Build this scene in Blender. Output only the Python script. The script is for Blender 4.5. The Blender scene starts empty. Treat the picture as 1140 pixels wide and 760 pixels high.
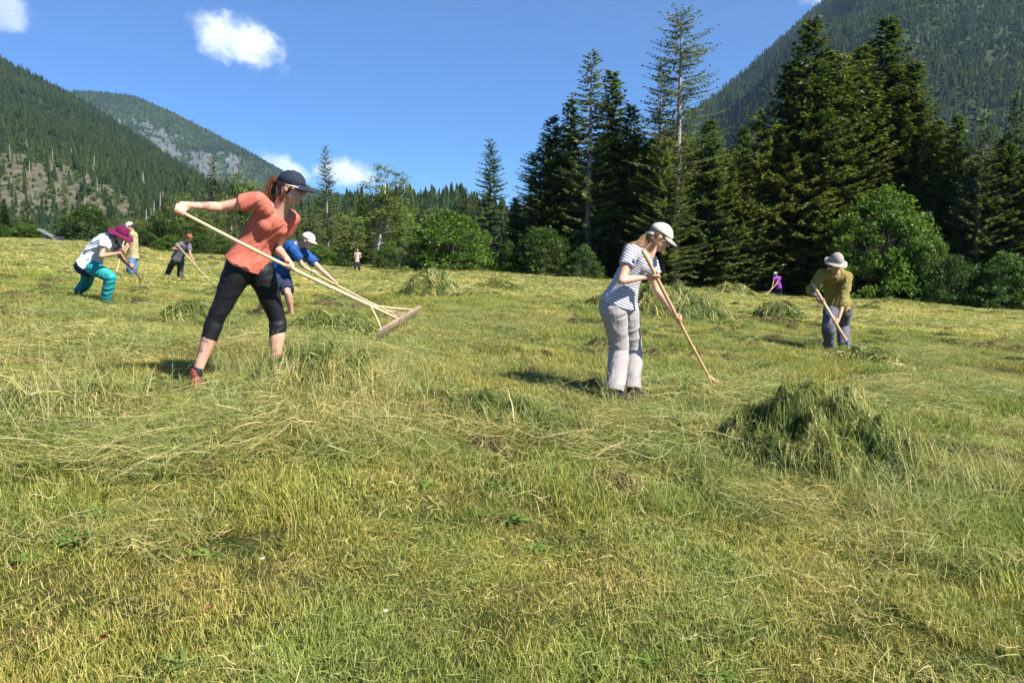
import bpy, math, random
import numpy as np
from mathutils import Vector, Matrix
R = math.radians
scene = bpy.context.scene
C = scene.collection
rng = np.random.default_rng(7)
random.seed(7)

# ------------------------------------------------------------------ camera
F = 860.0
PITCH = math.atan(100 / F)
CAMZ = 1.45
cam_d = bpy.data.cameras.new('camera'); cam = bpy.data.objects.new('camera', cam_d); C.objects.link(cam)
cam.location = (0, 0, CAMZ); cam.rotation_euler = (R(90) - PITCH, 0, 0)
cam_d.sensor_width = 36; cam_d.lens = F / 1140 * 36
cam_d.clip_start = 0.05; cam_d.clip_end = 20000
scene.camera = cam

# ------------------------------------------------------------------ light
SUN_EL = R(43); SUN_DIR = Vector((0.82, -0.57, 0)).normalized()
world = bpy.data.worlds.new('World'); scene.world = world; world.use_nodes = True
SUN_STRENGTH = 5.0; SKY_STRENGTH = 0.06
sun_d = bpy.data.lights.new('sun', 'SUN'); sun = bpy.data.objects.new('sun', sun_d); C.objects.link(sun)
sun_d.energy = SUN_STRENGTH; sun_d.angle = R(0.53); sun_d.color = (1, 0.955, 0.87)
to_sun = Vector((SUN_DIR.x * math.cos(SUN_EL), SUN_DIR.y * math.cos(SUN_EL), math.sin(SUN_EL)))
sun.rotation_euler = to_sun.to_track_quat('Z', 'Y').to_euler()
vs = scene.view_settings
vs.view_transform = 'Standard'; vs.look = 'None'; vs.gamma = 1; vs.exposure = 1.2
vs.use_curve_mapping = False
scene.cycles.max_bounces = 5; scene.cycles.diffuse_bounces = 2; scene.cycles.transparent_max_bounces = 5
scene.cycles.volume_bounces = 0
scene.cycles.use_denoising = True

# ------------------------------------------------------------------ shader helpers
class NT:
    def __init__(s, tree): s.t = tree; s.n = tree.nodes; s.l = tree.links
    def node(s, typ, **kw):
        n = s.n.new(typ)
        for k, v in kw.items(): setattr(n, k, v)
        return n
    def link(s, a, b): s.l.new(a, b)
    def put(s, sock, v):
        if isinstance(v, bpy.types.NodeSocket): s.l.new(v, sock)
        elif v is not None:
            if hasattr(sock.default_value, '__len__') and not hasattr(v, '__len__'):
                v = [v] * len(sock.default_value)
            if hasattr(sock.default_value, '__len__') and len(sock.default_value) == 4 and len(v) == 3: v = (*v, 1)
            sock.default_value = v
    def math(s, op, a, b=None, c=None, clamp=False):
        n = s.node('ShaderNodeMath', operation=op, use_clamp=clamp)
        s.put(n.inputs[0], a)
        if b is not None: s.put(n.inputs[1], b)
        if c is not None: s.put(n.inputs[2], c)
        return n.outputs[0]
    def vmath(s, op, a, b=None):
        n = s.node('ShaderNodeVectorMath', operation=op); s.put(n.inputs[0], a)
        if b is not None: s.put(n.inputs[1], b)
        return n.outputs['Value'] if op in ('DOT_PRODUCT', 'LENGTH', 'DISTANCE') else n.outputs[0]
    def noise(s, vec, scale, detail=3, rough=0.55, out=0, dist=0):
        n = s.node('ShaderNodeTexNoise'); s.put(n.inputs['Vector'], vec); n.inputs['Scale'].default_value = scale
        n.inputs['Detail'].default_value = detail; n.inputs['Roughness'].default_value = rough
        n.inputs['Distortion'].default_value = dist
        return n.outputs[out]
    def ramp(s, fac, stops, interp='LINEAR'):
        n = s.node('ShaderNodeValToRGB'); s.put(n.inputs[0], fac); n.color_ramp.interpolation = interp
        e = n.color_ramp.elements
        while len(e) < len(stops): e.new(0.5)
        for el, (p, c) in zip(e, stops):
            el.position = p; el.color = (*c, 1) if hasattr(c, '__len__') else (c, c, c, 1)
        return n.outputs[0]
    def rng(s, v, a, b, c=0, d=1, smooth=True):
        n = s.node('ShaderNodeMapRange'); n.interpolation_type = 'SMOOTHSTEP' if smooth else 'LINEAR'
        s.put(n.inputs[0], v)
        for i, q in zip((1, 2, 3, 4), (a, b, c, d)): n.inputs[i].default_value = q
        return n.outputs[0]
    def mix(s, fac, a, b, mode='MIX'):
        n = s.node('ShaderNodeMix', data_type='RGBA', blend_type=mode)
        s.put(n.inputs[0], fac); s.put(n.inputs[6], a); s.put(n.inputs[7], b)
        return n.outputs[2]

def new_mat(name):
    m = bpy.data.materials.new(name); m.use_nodes = True; m.node_tree.nodes.clear()
    return m, NT(m.node_tree)
def finish(nt, shader):
    o = nt.node('ShaderNodeOutputMaterial'); nt.link(shader, o.inputs[0])

def leaf_mat(name, cols, transl=0.35, rough=0.55, world_scale=0.0, world_cols=None, spec=0.25, rand_amt=0.25, attr='tint', withered=None):
    """foliage: colour picked by the per-face tint attribute, shifted by noise in space"""
    m, n = new_mat(name)
    a = n.node('ShaderNodeAttribute', attribute_name=attr)
    k = len(cols)
    c = n.ramp(a.outputs['Fac'], [(i / (k - 1), col) for i, col in enumerate(cols)])
    if world_scale:
        g = n.node('ShaderNodeNewGeometry')
        f = n.noise(g.outputs['Position'], world_scale, 3)
        f = n.rng(f, 0.35, 0.65)
        c = n.mix(f, n.mix(1.0, c, world_cols[0], 'MULTIPLY'), n.mix(1.0, c, world_cols[1], 'MULTIPLY'))
    if withered:
        w = n.noise(g.outputs['Position'], withered, 4, .65); w2 = n.noise(g.outputs['Position'], withered * .21, 3)
        k2 = n.rng(n.math('ADD', w, n.math('MULTIPLY', n.math('SUBTRACT', w2, .5), .5)), .54, .70, 0, .7)
        c = n.mix(k2, c, n.mix(1.0, c, (1.0, .82, .74), 'MULTIPLY'))
    oi = n.node('ShaderNodeObjectInfo')
    v = n.math('MULTIPLY_ADD', oi.outputs['Random'], rand_amt * 2, 1 - rand_amt)
    c = n.mix(1.0, c, v, 'MULTIPLY')
    p = n.node('ShaderNodeBsdfPrincipled'); n.put(p.inputs['Base Color'], c)
    p.inputs['Roughness'].default_value = rough; p.inputs['Specular IOR Level'].default_value = spec
    t = n.node('ShaderNodeBsdfTranslucent'); n.put(t.inputs[0], n.mix(1.0, c, (1.1, 1.25, 0.6), 'MULTIPLY'))
    mx = n.node('ShaderNodeMixShader'); mx.inputs[0].default_value = transl
    n.link(p.outputs[0], mx.inputs[1]); n.link(t.outputs[0], mx.inputs[2]); finish(n, mx.outputs[0])
    return m

def plain(name, col, rough=0.7, spec=0.3, var=0.15, scale=20, bump=0.0, bscale=60, col2=None, metal=0, sss=0):
    m, n = new_mat(name)
    tc = n.node('ShaderNodeTexCoord')
    f = n.noise(tc.outputs['Object'], scale, 4)
    d = col2 or tuple(x * (1 - 2 * var) for x in col)
    c = n.mix(n.rng(f, 0.3, 0.7), col, d)
    p = n.node('ShaderNodeBsdfPrincipled'); n.put(p.inputs['Base Color'], c)
    p.inputs['Roughness'].default_value = rough; p.inputs['Specular IOR Level'].default_value = spec
    p.inputs['Metallic'].default_value = metal
    if sss:
        p.inputs['Subsurface Weight'].default_value = sss; p.inputs['Subsurface Radius'].default_value = (0.02, 0.008, 0.004)
    if bump:
        b = n.node('ShaderNodeBump'); b.inputs['Strength'].default_value = 0.6; b.inputs['Distance'].default_value = bump
        n.put(b.inputs['Height'], n.noise(tc.outputs['Object'], bscale, 3)); n.link(b.outputs[0], p.inputs['Normal'])
    finish(n, p.outputs[0])
    return m

# ------------------------------------------------------------------ sky with clouds far away
def build_world():
    n = NT(world.node_tree); world.node_tree.nodes.clear()
    sky = n.node('ShaderNodeTexSky', sky_type='NISHITA'); sky.sun_disc = False
    sky.sun_elevation = SUN_EL; sky.sun_rotation = math.atan2(SUN_DIR.x, SUN_DIR.y)
    sky.altitude = 1500; sky.air_density = 1.0; sky.dust_density = 0.1; sky.ozone_density = 4.0
    tc = n.node('ShaderNodeTexCoord'); vec = tc.outputs['Generated']
    sep = n.node('ShaderNodeSeparateXYZ'); n.link(vec, sep.inputs[0])
    # azimuth / elevation of the direction, in degrees
    az = n.math('MULTIPLY', n.math('ARCTAN2', sep.outputs[0], sep.outputs[1]), 57.2958)
    el = n.math('MULTIPLY', n.math('ARCSINE', sep.outputs[2]), 57.2958)
    comb = n.node('ShaderNodeCombineXYZ'); n.link(az, comb.inputs[0]); n.link(el, comb.inputs[1])
    nz = n.noise(comb.outputs[0], 0.55, 7, 0.6, 0, 0.25)
    nz2 = n.noise(comb.outputs[0], 0.22, 4, 0.55)
    cover = None; shade = None
    for (a0, e0, ra, re, tilt, amp) in CLOUDS:
        da = n.math('SUBTRACT', az, a0); de = n.math('SUBTRACT', el, e0)
        ct, st = math.cos(tilt), math.sin(tilt)
        u = n.math('DIVIDE', n.math('ADD', n.math('MULTIPLY', da, ct), n.math('MULTIPLY', de, st)), ra)
        v = n.math('DIVIDE', n.math('SUBTRACT', n.math('MULTIPLY', de, ct), n.math('MULTIPLY', da, st)), re)
        r2 = n.math('SQRT', n.math('ADD', n.math('MULTIPLY', u, u), n.math('MULTIPLY', v, v)))
        m = n.math('SUBTRACT', 1.0, r2)
        m = n.math('ADD', m, n.math('MULTIPLY', n.math('SUBTRACT', nz, 0.5), 1.35))
        m = n.math('ADD', m, n.math('MULTIPLY', n.math('SUBTRACT', nz2, 0.5), 0.7))
        m = n.math('MULTIPLY', n.rng(m, 0.05, 0.7), amp)
        sh = n.math('ADD', n.math('MULTIPLY', v, 0.45), n.math('MULTIPLY', u, 0.25))
        sh = n.math('MULTIPLY', sh, m)
        cover = m if cover is None else n.math('MAXIMUM', cover, m)
        shade = sh if shade is None else n.math('ADD', shade, sh)
    lit = n.math('ADD', n.math('MULTIPLY', shade, 1.2), n.math('MULTIPLY_ADD', n.math('SUBTRACT', nz, 0.5), 1.6, 0.55), clamp=True)
    ccol = n.mix(lit, (7.0, 8.3, 10.5), (12.5, 12.8, 13.0))
    blue = n.mix(1.0, sky.outputs[0], (0.49, 0.80, 1.17), 'MULTIPLY')
    col = n.mix(cover, blue, ccol)
    bg = n.node('ShaderNodeBackground'); n.link(col, bg.inputs[0]); bg.inputs[1].default_value = SKY_STRENGTH
    o = n.node('ShaderNodeOutputWorld'); n.link(bg.outputs[0], o.inputs[0])

def ray(px, py):
    u, v = (px - 570) / F, (py - 380) / F
    c, s = math.cos(PITCH), math.sin(PITCH)
    return np.array([u, c - v * s, -s - v * c])
def azel(px, py):
    r = ray(px, py); r = r / np.linalg.norm(r)
    return math.degrees(math.atan2(r[0], r[1])), math.degrees(math.asin(r[2]))
CLOUDS = []
for (px, py, ra, re, tilt, amp) in ((268, 48, 3.5, 1.9, -0.22, 0.93), (388, 194, 2.9, 1.35, -0.1, 0.8), (318, 186, 2.6, 0.9, -0.5, 0.7), (-6, 8, 2.2, 1.6, 0, 0.5),
                                    (922, -14, 2.2, 1.2, 0.3, 0.5), (1500, -200, 9, 4, 0.1, 0.8), (-600, 100, 8, 3, 0.1, .8)):
    a0, e0 = azel(px, py); CLOUDS.append((a0, e0, ra, re, tilt, amp))
build_world()

# ------------------------------------------------------------------ geometry helpers
def P(px, py, d):
    """point seen at photo pixel px,py at distance d along +Y"""
    r = ray(px, py); return np.array([0, 0, CAMZ]) + r * (d / r[1])
def proj(p):
    q = np.asarray(p, float) - np.array([0, 0, CAMZ])
    c, s = math.cos(PITCH), math.sin(PITCH)
    w = q[..., 1] * c - q[..., 2] * s; up = q[..., 1] * s + q[..., 2] * c
    return np.stack([570 + F * q[..., 0] / w, 380 - F * up / w], -1)

def _hash(ix, iy, iz, seed):
    h = (ix * 374761393 + iy * 668265263 + iz * 2147483647 + seed * 1274126177) & 0xFFFFFFFF
    h = ((h ^ (h >> 13)) * 1274126177) & 0xFFFFFFFF
    h = (h ^ (h >> 16)) & 0xFFFFFFFF
    return h / 4294967295.0
def vnoise(x, y, z=None, seed=0):
    x = np.asarray(x, float); y = np.asarray(y, float)
    z = np.zeros_like(x) if z is None else np.asarray(z, float)
    ix, iy, iz = (np.floor(q).astype(np.int64) for q in (x, y, z))
    fx, fy, fz = x - ix, y - iy, z - iz
    fx, fy, fz = (q * q * (3 - 2 * q) for q in (fx, fy, fz))
    out = 0
    for dx in (0, 1):
        for dy in (0, 1):
            for dz in (0, 1):
                w = (fx if dx else 1 - fx) * (fy if dy else 1 - fy) * (fz if dz else 1 - fz)
                out = out + w * _hash(ix + dx, iy + dy, iz + dz, seed)
    return out * 2 - 1
def fbm(x, y, z=None, oct=4, seed=0, gain=0.5):
    a, s, f = 1.0, 0, 1.0
    for i in range(oct):
        s = s + a * vnoise(np.asarray(x) * f, np.asarray(y) * f, None if z is None else np.asarray(z) * f, seed + i * 17)
        a *= gain; f *= 2.03
    return s

def mesh_np(name, V, Fc, tint=None, smooth=False, mats=(), mat_idx=None):
    V = np.asarray(V, np.float32).reshape(-1, 3)
    me = bpy.data.meshes.new(name)
    if not isinstance(Fc, (list, tuple)): Fc = [Fc]
    Fc = [np.asarray(f, np.int32) for f in Fc if len(f)]
    tot = np.concatenate([np.full(len(f), f.shape[1], np.int32) for f in Fc])
    loops = np.concatenate([f.ravel() for f in Fc])
    start = np.concatenate([[0], np.cumsum(tot)[:-1]]).astype(np.int32)
    me.vertices.add(len(V)); me.vertices.foreach_set('co', V.ravel())
    me.loops.add(len(loops)); me.loops.foreach_set('vertex_index', loops)
    me.polygons.add(len(tot)); me.polygons.foreach_set('loop_start', start); me.polygons.foreach_set('loop_total', tot)
    me.polygons.foreach_set('use_smooth', np.full(len(tot), smooth, bool))
    if mat_idx is not None: me.polygons.foreach_set('material_index', np.asarray(mat_idx, np.int32))
    for m in mats: me.materials.append(m)
    me.update(calc_edges=True)
    if tint is not None:
        a = me.attributes.new('tint', 'FLOAT', 'POINT'); a.data.foreach_set('value', np.asarray(tint, np.float32))
    return me
def link(name, me, parent=None, loc=None):
    o = bpy.data.objects.new(name, me); C.objects.link(o)
    if parent is not None: o.parent = parent
    if loc is not None: o.location = loc
    return o
def tag(o, label=None, cat=None, group=None, kind=None):
    if label: o['label'] = label
    if cat: o['category'] = cat
    if group: o['group'] = group
    if kind: o['kind'] = kind
    return o
def empty(name, loc, label, cat, group=None):
    o = bpy.data.objects.new(name, None); C.objects.link(o); o.location = loc
    o.empty_display_size = 0.2
    return tag(o, label, cat, group)

def ribbons(Pt, W, side):
    """Pt N,K,3 centre lines; W N,K half widths; side N,3 or N,K,3"""
    N, K, _ = Pt.shape
    if side.ndim == 2: side = side[:, None, :]
    A = Pt - side * W[..., None]; B = Pt + side * W[..., None]
    V = np.stack([A, B], 2).reshape(-1, 3)
    i = (np.arange(N)[:, None] * K + np.arange(K - 1)[None, :]) * 2
    Q = np.stack([i, i + 1, i + 3, i + 2], -1).reshape(-1, 4)
    return V, Q
def norm(v): return v / (np.linalg.norm(v, axis=-1, keepdims=True) + 1e-9)

def tube(Pt, rad, seg=6):
    """one tapered tube through points; returns V, Q (open ended, capped by tri fans)"""
    Pt = np.asarray(Pt, float); K = len(Pt); rad = np.broadcast_to(rad, (K,))
    T = norm(np.gradient(Pt, axis=0))
    ref = np.array([0, 0, 1.0]) if abs(T[0][2]) < 0.9 else np.array([1.0, 0, 0])
    U = norm(np.cross(T, ref)); Wv = np.cross(T, U)
    ph = np.linspace(0, 2 * math.pi, seg, endpoint=False)
    V = Pt[:, None, :] + rad[:, None, None] * (np.cos(ph)[None, :, None] * U[:, None, :] + np.sin(ph)[None, :, None] * Wv[:, None, :])
    V = V.reshape(-1, 3)
    k = np.arange(K - 1)[:, None] * seg; j = np.arange(seg)[None, :]; j2 = (j + 1) % seg
    Q = np.stack([k + j, k + j2, k + seg + j2, k + seg + j], -1).reshape(-1, 4)
    n0 = len(V); V = np.vstack([V, Pt[0], Pt[-1]])
    T1 = np.stack([np.full(seg, n0), (np.arange(seg) + 1) % seg, np.arange(seg)], -1)
    b = (K - 1) * seg
    T2 = np.stack([np.full(seg, n0 + 1), b + np.arange(seg), b + (np.arange(seg) + 1) % seg], -1)
    return V, Q, np.vstack([T1, T2])
class MB:
    """collects pieces into one mesh"""
    def __init__(s): s.V = []; s.Q = []; s.T = []; s.n = 0; s.t = []
    def add(s, V, Q=None, T=None, tint=None):
        V = np.asarray(V, float).reshape(-1, 3)
        if Q is not None and len(Q): s.Q.append(np.asarray(Q) + s.n)
        if T is not None and len(T): s.T.append(np.asarray(T) + s.n)
        s.V.append(V); s.n += len(V)
        s.t.append(np.full(len(V), 0.5) if tint is None else np.broadcast_to(tint, (len(V),)))
        return s
    def tube(s, Pt, rad, seg=6, tint=None):
        V, Q, T = tube(Pt, rad, seg); return s.add(V, Q, T, tint)
    def box(s, c, half, M=np.eye(3)):
        v = np.array([[x, y, z] for x in (-1, 1) for y in (-1, 1) for z in (-1, 1)], float) * half
        v = v @ np.asarray(M).T + c
        return s.add(v, [[0, 1, 3, 2], [4, 6, 7, 5], [0, 4, 5, 1], [2, 3, 7, 6], [0, 2, 6, 4], [1, 5, 7, 3]])
    def mesh(s, name, mats, smooth=True):
        f = []
        if s.Q: f.append(np.vstack(s.Q))
        if s.T: f.append(np.vstack(s.T))
        return mesh_np(name, np.vstack(s.V), f, np.concatenate(s.t), smooth, mats)
    def obj(s, name, mat, parent=None, smooth=True, loc=None):
        return link(name, s.mesh(name, [mat], smooth), parent, loc)

# ------------------------------------------------------------------ terrain
def logp(x, y):
    r = np.hypot(x, y) + 1e-6; k = np.log1p(r) / r
    return np.stack([x * k, y * k], -1)
CP = []
def cpx(px, py, d): CP.append(P(px, py, d))
for a in ((0, 0, 0), (0, -6, -.1), (-3, 1.5, .14), (3, 1.5, -.02), (-7, 4, .5), (7, 4, -.1), (-3, 4, .3), (3, 4, .0), (0.3, 4.2, .12), (8, 12, -.32), (12, 22, -.8), (4, 14, 0.0), (5, 26, -.35), (0, 20, .18), (-20, -10, 1), (20, -10, -.6)):
    CP.append(np.array(a, float))
for a in ((215, 431, 5.75), (308, 424, 5.95), (695, 444, 6.75), (930, 391, 11.7), (118, 338, 12), (83, 331, 12.3), (325, 356, 11.6), (149, 312, 22.5),
          (200, 315, 25.5), (397, 304, 58), (866, 331, 51), (0, 269, 62), (80, 272, 62), (180, 282, 64), (300, 290, 66), (500, 302, 62), (620, 309, 56),
          (750, 321, 51), (1000, 339, 50), (1140, 347, 48), (1400, 352, 46), (-300, 262, 60),
          (0, 263, 500), (500, 285, 500), (1140, 310, 400), (-600, 262, 500), (1900, 300, 400), (0, 270, 3000), (1000, 284, 3000), (-2000, 275, 3000), (3000, 284, 3000)):
    cpx(*a)
CP.append(np.array([0, -300, -5.])); CP.append(np.array([0, -4000, 0.])); CP.append(np.array([300, -50, -8.])); CP.append(np.array([-300, -50, 10.]))
CP = np.array(CP); CL = logp(CP[:, 0], CP[:, 1])
def _U(r2): return 0.5 * r2 * np.log(r2 + 1e-12)
_n = len(CP); _K = _U(((CL[:, None] - CL[None]) ** 2).sum(-1)) + np.eye(_n) * 0.004
_Pm = np.hstack([np.ones((_n, 1)), CL]); _A = np.block([[_K, _Pm], [_Pm.T, np.zeros((3, 3))]])
_W = np.linalg.solve(_A, np.concatenate([CP[:, 2], np.zeros(3)]))
def ground_base(x, y):
    x = np.asarray(x, float); sh = x.shape; x = x.ravel(); y = np.asarray(y, float).ravel()
    q = logp(x, y); out = np.empty(len(x))
    for i in range(0, len(x), 50000):
        b = q[i:i + 50000]
        out[i:i + 50000] = _U(((b[:, None] - CL[None]) ** 2).sum(-1)) @ _W[:_n] + _W[_n] + b @ _W[_n + 1:]
    return out.reshape(sh)
def ground(x, y):
    x = np.asarray(x, float); y = np.asarray(y, float)
    r = np.hypot(x, y)
    z = ground_base(x, y)
    z = z + 0.035 * fbm(x * 0.9, y * 0.9, oct=3, seed=3) * np.clip(r / 2, .3, 1) + 0.012 * fbm(x * 5, y * 5, oct=2, seed=9) * np.clip((18 - r) / 10, 0, 1)
    z = z + 0.11 * fbm(x * 0.22, y * 0.22, oct=2, seed=5) * np.clip((r - 6) / 25, 0, 1)
    return z
def gz(x, y): return float(ground(np.array([x]), np.array([y]))[0])
def ground_at(px, py):
    r = ray(px, py); d = np.geomspace(1.5, 400, 900)
    pts = np.array([0, 0, CAMZ]) + r[None] * (d / r[1])[:, None]
    h = ground(pts[:, 0], pts[:, 1])
    i = int(np.argmax(pts[:, 2] < h)); i = i if pts[i, 2] < h[i] else len(d) - 1
    return np.array([pts[i, 0], pts[i, 1], h[i]])

def build_ground():
    m, n = new_mat('meadow_ground')
    g = n.node('ShaderNodeNewGeometry'); pos = g.outputs['Position']
    f1 = n.noise(pos, 0.35, 5, .6); f2 = n.noise(pos, 3.2, 5, .65); f3 = n.noise(pos, 40, 3, .7)
    c = n.ramp(f2, [(0.3, (0.022, 0.034, 0.01)), (0.5, (0.055, 0.07, 0.018)), (0.68, (0.13, 0.11, 0.05))])
    c = n.mix(n.rng(f1, .4, .65), c, n.mix(1, c, (1.35, 1.1, .8), 'MULTIPLY'))
    c = n.mix(n.rng(f3, .3, .7, 0, .75), n.mix(1, c, (.3, .3, .3), 'MULTIPLY'), n.mix(1, c, (1.5, 1.5, 1.4), 'MULTIPLY'))
    p = n.node('ShaderNodeBsdfPrincipled'); n.put(p.inputs['Base Color'], c); p.inputs['Roughness'].default_value = .95
    p.inputs['Specular IOR Level'].default_value = .1
    b = n.node('ShaderNodeBump'); b.inputs['Distance'].default_value = .03; n.put(b.inputs['Height'], f3); n.link(b.outputs[0], p.inputs['Normal'])
    finish(n, p.outputs[0])
    A, K = 720, 560
    rr = np.concatenate([[0.0], np.geomspace(.25, 5000, K - 1)]); th = np.linspace(0, 2 * math.pi, A, endpoint=False)
    X = rr[:, None] * np.sin(th); Y = rr[:, None] * np.cos(th)
    V = np.stack([X, Y, ground(X, Y)], -1).reshape(-1, 3)
    i = np.arange(1, K - 1)[:, None] * A; j = np.arange(A)[None]; j2 = (j + 1) % A
    Q = np.stack([i + j, i + A + j, i + A + j2, i + j2], -1).reshape(-1, 4)
    jj = np.arange(A); T = np.stack([np.zeros(A, int), A + jj, A + (jj + 1) % A], -1)
    o = link('meadow', mesh_np('meadow', V, [Q, T], None, True, [m])); tag(o, kind='structure')
build_ground()

# ------------------------------------------------------------------ instancing for stuff only
def scatter(name, pts, rot, scl, idx, templates, kind='stuff'):
    """one 'stuff' object: template meshes instanced on points by geometry nodes"""
    col = bpy.data.collections.new(name + '_shapes')
    for i, me in enumerate(templates):
        o = bpy.data.objects.new('%s_shape_%02d' % (name, i), me); col.objects.link(o)
    me = bpy.data.meshes.new(name); N = len(pts)
    me.vertices.add(N); me.vertices.foreach_set('co', np.asarray(pts, np.float32).ravel())
    a = me.attributes.new('rot', 'FLOAT_VECTOR', 'POINT'); a.data.foreach_set('vector', np.asarray(rot, np.float32).ravel())
    scl = np.asarray(scl, np.float32)
    if scl.ndim == 1: scl = np.repeat(scl[:, None], 3, 1)
    a = me.attributes.new('scl', 'FLOAT_VECTOR', 'POINT'); a.data.foreach_set('vector', scl.ravel())
    a = me.attributes.new('idx', 'INT', 'POINT'); a.data.foreach_set('value', np.asarray(idx, np.int32))
    ng = bpy.data.node_groups.new(name, 'GeometryNodeTree')
    ng.interface.new_socket('Geometry', in_out='INPUT', socket_type='NodeSocketGeometry')
    ng.interface.new_socket('Geometry', in_out='OUTPUT', socket_type='NodeSocketGeometry')
    nn = ng.nodes; gi = nn.new('NodeGroupInput'); go = nn.new('NodeGroupOutput')
    iop = nn.new('GeometryNodeInstanceOnPoints'); ci = nn.new('GeometryNodeCollectionInfo')
    ci.inputs['Collection'].default_value = col; ci.inputs['Separate Children'].default_value = True; ci.inputs['Reset Children'].default_value = True
    def at(nm, dt):
        x = nn.new('GeometryNodeInputNamedAttribute'); x.data_type = dt; x.inputs['Name'].default_value = nm; return x.outputs['Attribute']
    e2r = nn.new('FunctionNodeEulerToRotation')
    L = ng.links; L.new(gi.outputs[0], iop.inputs['Points']); L.new(ci.outputs[0], iop.inputs['Instance'])
    iop.inputs['Pick Instance'].default_value = True
    L.new(at('idx', 'INT'), iop.inputs['Instance Index']); L.new(at('rot', 'FLOAT_VECTOR'), e2r.inputs[0]); L.new(e2r.outputs[0], iop.inputs['Rotation'])
    L.new(at('scl', 'FLOAT_VECTOR'), iop.inputs['Scale']); L.new(iop.outputs[0], go.inputs[0])
    o = link(name, me); md = o.modifiers.new('scatter', 'NODES'); md.node_group = ng
    tag(o, kind=kind)
    return o
# ------------------------------------------------------------------ mountains
def conifer_low(seed, layers=9, H=20.0, rad=3.0, seg=9):
    r = np.random.default_rng(seed); mb = MB()
    for k in range(layers):
        t = k / layers; z0 = H * (0.08 + 0.9 * t); z1 = z0 + H * 0.9 / layers * 2.2
        R0 = rad * (1 - t) ** 0.85 + 0.25
        ph = np.linspace(0, 2 * math.pi, seg * 2, endpoint=False) + r.random() * 6
        rr = R0 * np.where(np.arange(seg * 2) % 2 == 0, r.uniform(.8, 1.2, seg * 2), r.uniform(.35, .6, seg * 2))
        zz = z0 - np.where(np.arange(seg * 2) % 2 == 0, .35, -.3) * H / layers
        V = np.stack([np.cos(ph) * rr, np.sin(ph) * rr, zz], -1); V = np.vstack([V, [0, 0, min(z1, H)]])
        n = seg * 2; T = np.stack([np.arange(n), (np.arange(n) + 1) % n, np.full(n, n)], -1)
        mb.add(V, None, T, np.concatenate([r.random(n) * .8 + .2, [0.1]]))
    return mb
def broad_low(seed, H=14.0, rad=4.5):
    r = np.random.default_rng(seed); n = 420
    d = norm(r.normal(size=(n, 3))); c = r.uniform(-1, 1, (9, 3)) * [rad * .5, rad * .5, H * .22]
    p = c[r.integers(0, 9, n)] + d * r.uniform(.6, 1, (n, 1)) * [rad * .5, rad * .5, H * .25] + [0, 0, H * .55]
    s = r.uniform(.4, .9, n); a = norm(r.normal(size=(n, 3))); b = norm(np.cross(a, r.normal(size=(n, 3))))
    V = np.stack([p - a * s[:, None], p - b * s[:, None] * .7, p + a * s[:, None], p + b * s[:, None] * .7], 1).reshape(-1, 3)
    return MB().add(V, np.arange(4 * n).reshape(-1, 4), None, np.repeat(r.random(n), 4))

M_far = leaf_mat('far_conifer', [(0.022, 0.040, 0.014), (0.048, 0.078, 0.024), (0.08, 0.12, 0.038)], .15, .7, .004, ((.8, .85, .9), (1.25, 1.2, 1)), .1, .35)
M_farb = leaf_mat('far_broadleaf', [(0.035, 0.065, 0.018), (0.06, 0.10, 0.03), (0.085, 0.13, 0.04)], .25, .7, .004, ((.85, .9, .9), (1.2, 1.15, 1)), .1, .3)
M_dk = leaf_mat('dark_conifer', [(0.013, 0.026, 0.011), (0.030, 0.052, 0.018), (0.055, 0.08, 0.028)], .15, .7, .004, ((.8, .9, .9), (1.25, 1.15, 1)), .1, .35)  # deeper green foliage colour for the left mountains and the wooded hill
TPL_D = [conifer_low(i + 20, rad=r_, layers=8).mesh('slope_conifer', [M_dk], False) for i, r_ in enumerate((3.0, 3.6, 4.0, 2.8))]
TPL_C = [conifer_low(i, rad=r_).mesh('far_conifer', [M_far], False) for i, r_ in enumerate((2.6, 3.0, 3.4, 2.4))]
TPL_B = [broad_low(i + 50).mesh('far_broadleaf', [M_farb], False) for i in range(2)]

def mtn_mat(name, scale, rockc=(.10, .108, .11)):
    m, n = new_mat(name); g = n.node('ShaderNodeNewGeometry'); pos = g.outputs['Position']
    f = n.noise(pos, scale, 6, .6); f2 = n.noise(pos, scale * 6, 6, .65)
    forest = n.ramp(f2, [(.3, (.015, .028, .012)), (.6, (.04, .06, .02)), (.75, (.085, .09, .04))])
    rock = n.ramp(f2, [(.3, (.07, .08, .05)), (.5, rockc), (.72, tuple(x * 1.6 for x in rockc))])
    a = n.node('ShaderNodeAttribute', attribute_name='tint')
    c = n.mix(n.rng(n.math('ADD', a.outputs['Fac'], n.math('MULTIPLY', n.math('SUBTRACT', f2, .5), .8)), .4, .6), forest, rock)
    p = n.node('ShaderNodeBsdfPrincipled'); n.put(p.inputs['Base Color'], c); p.inputs['Roughness'].default_value = .95; p.inputs['Specular IOR Level'].default_value = .1
    b = n.node('ShaderNodeBump'); b.inputs['Distance'].default_value = 6; n.put(b.inputs['Height'], f2); n.link(b.outputs[0], p.inputs['Normal'])
    finish(n, p.outputs[0]); return m

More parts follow.
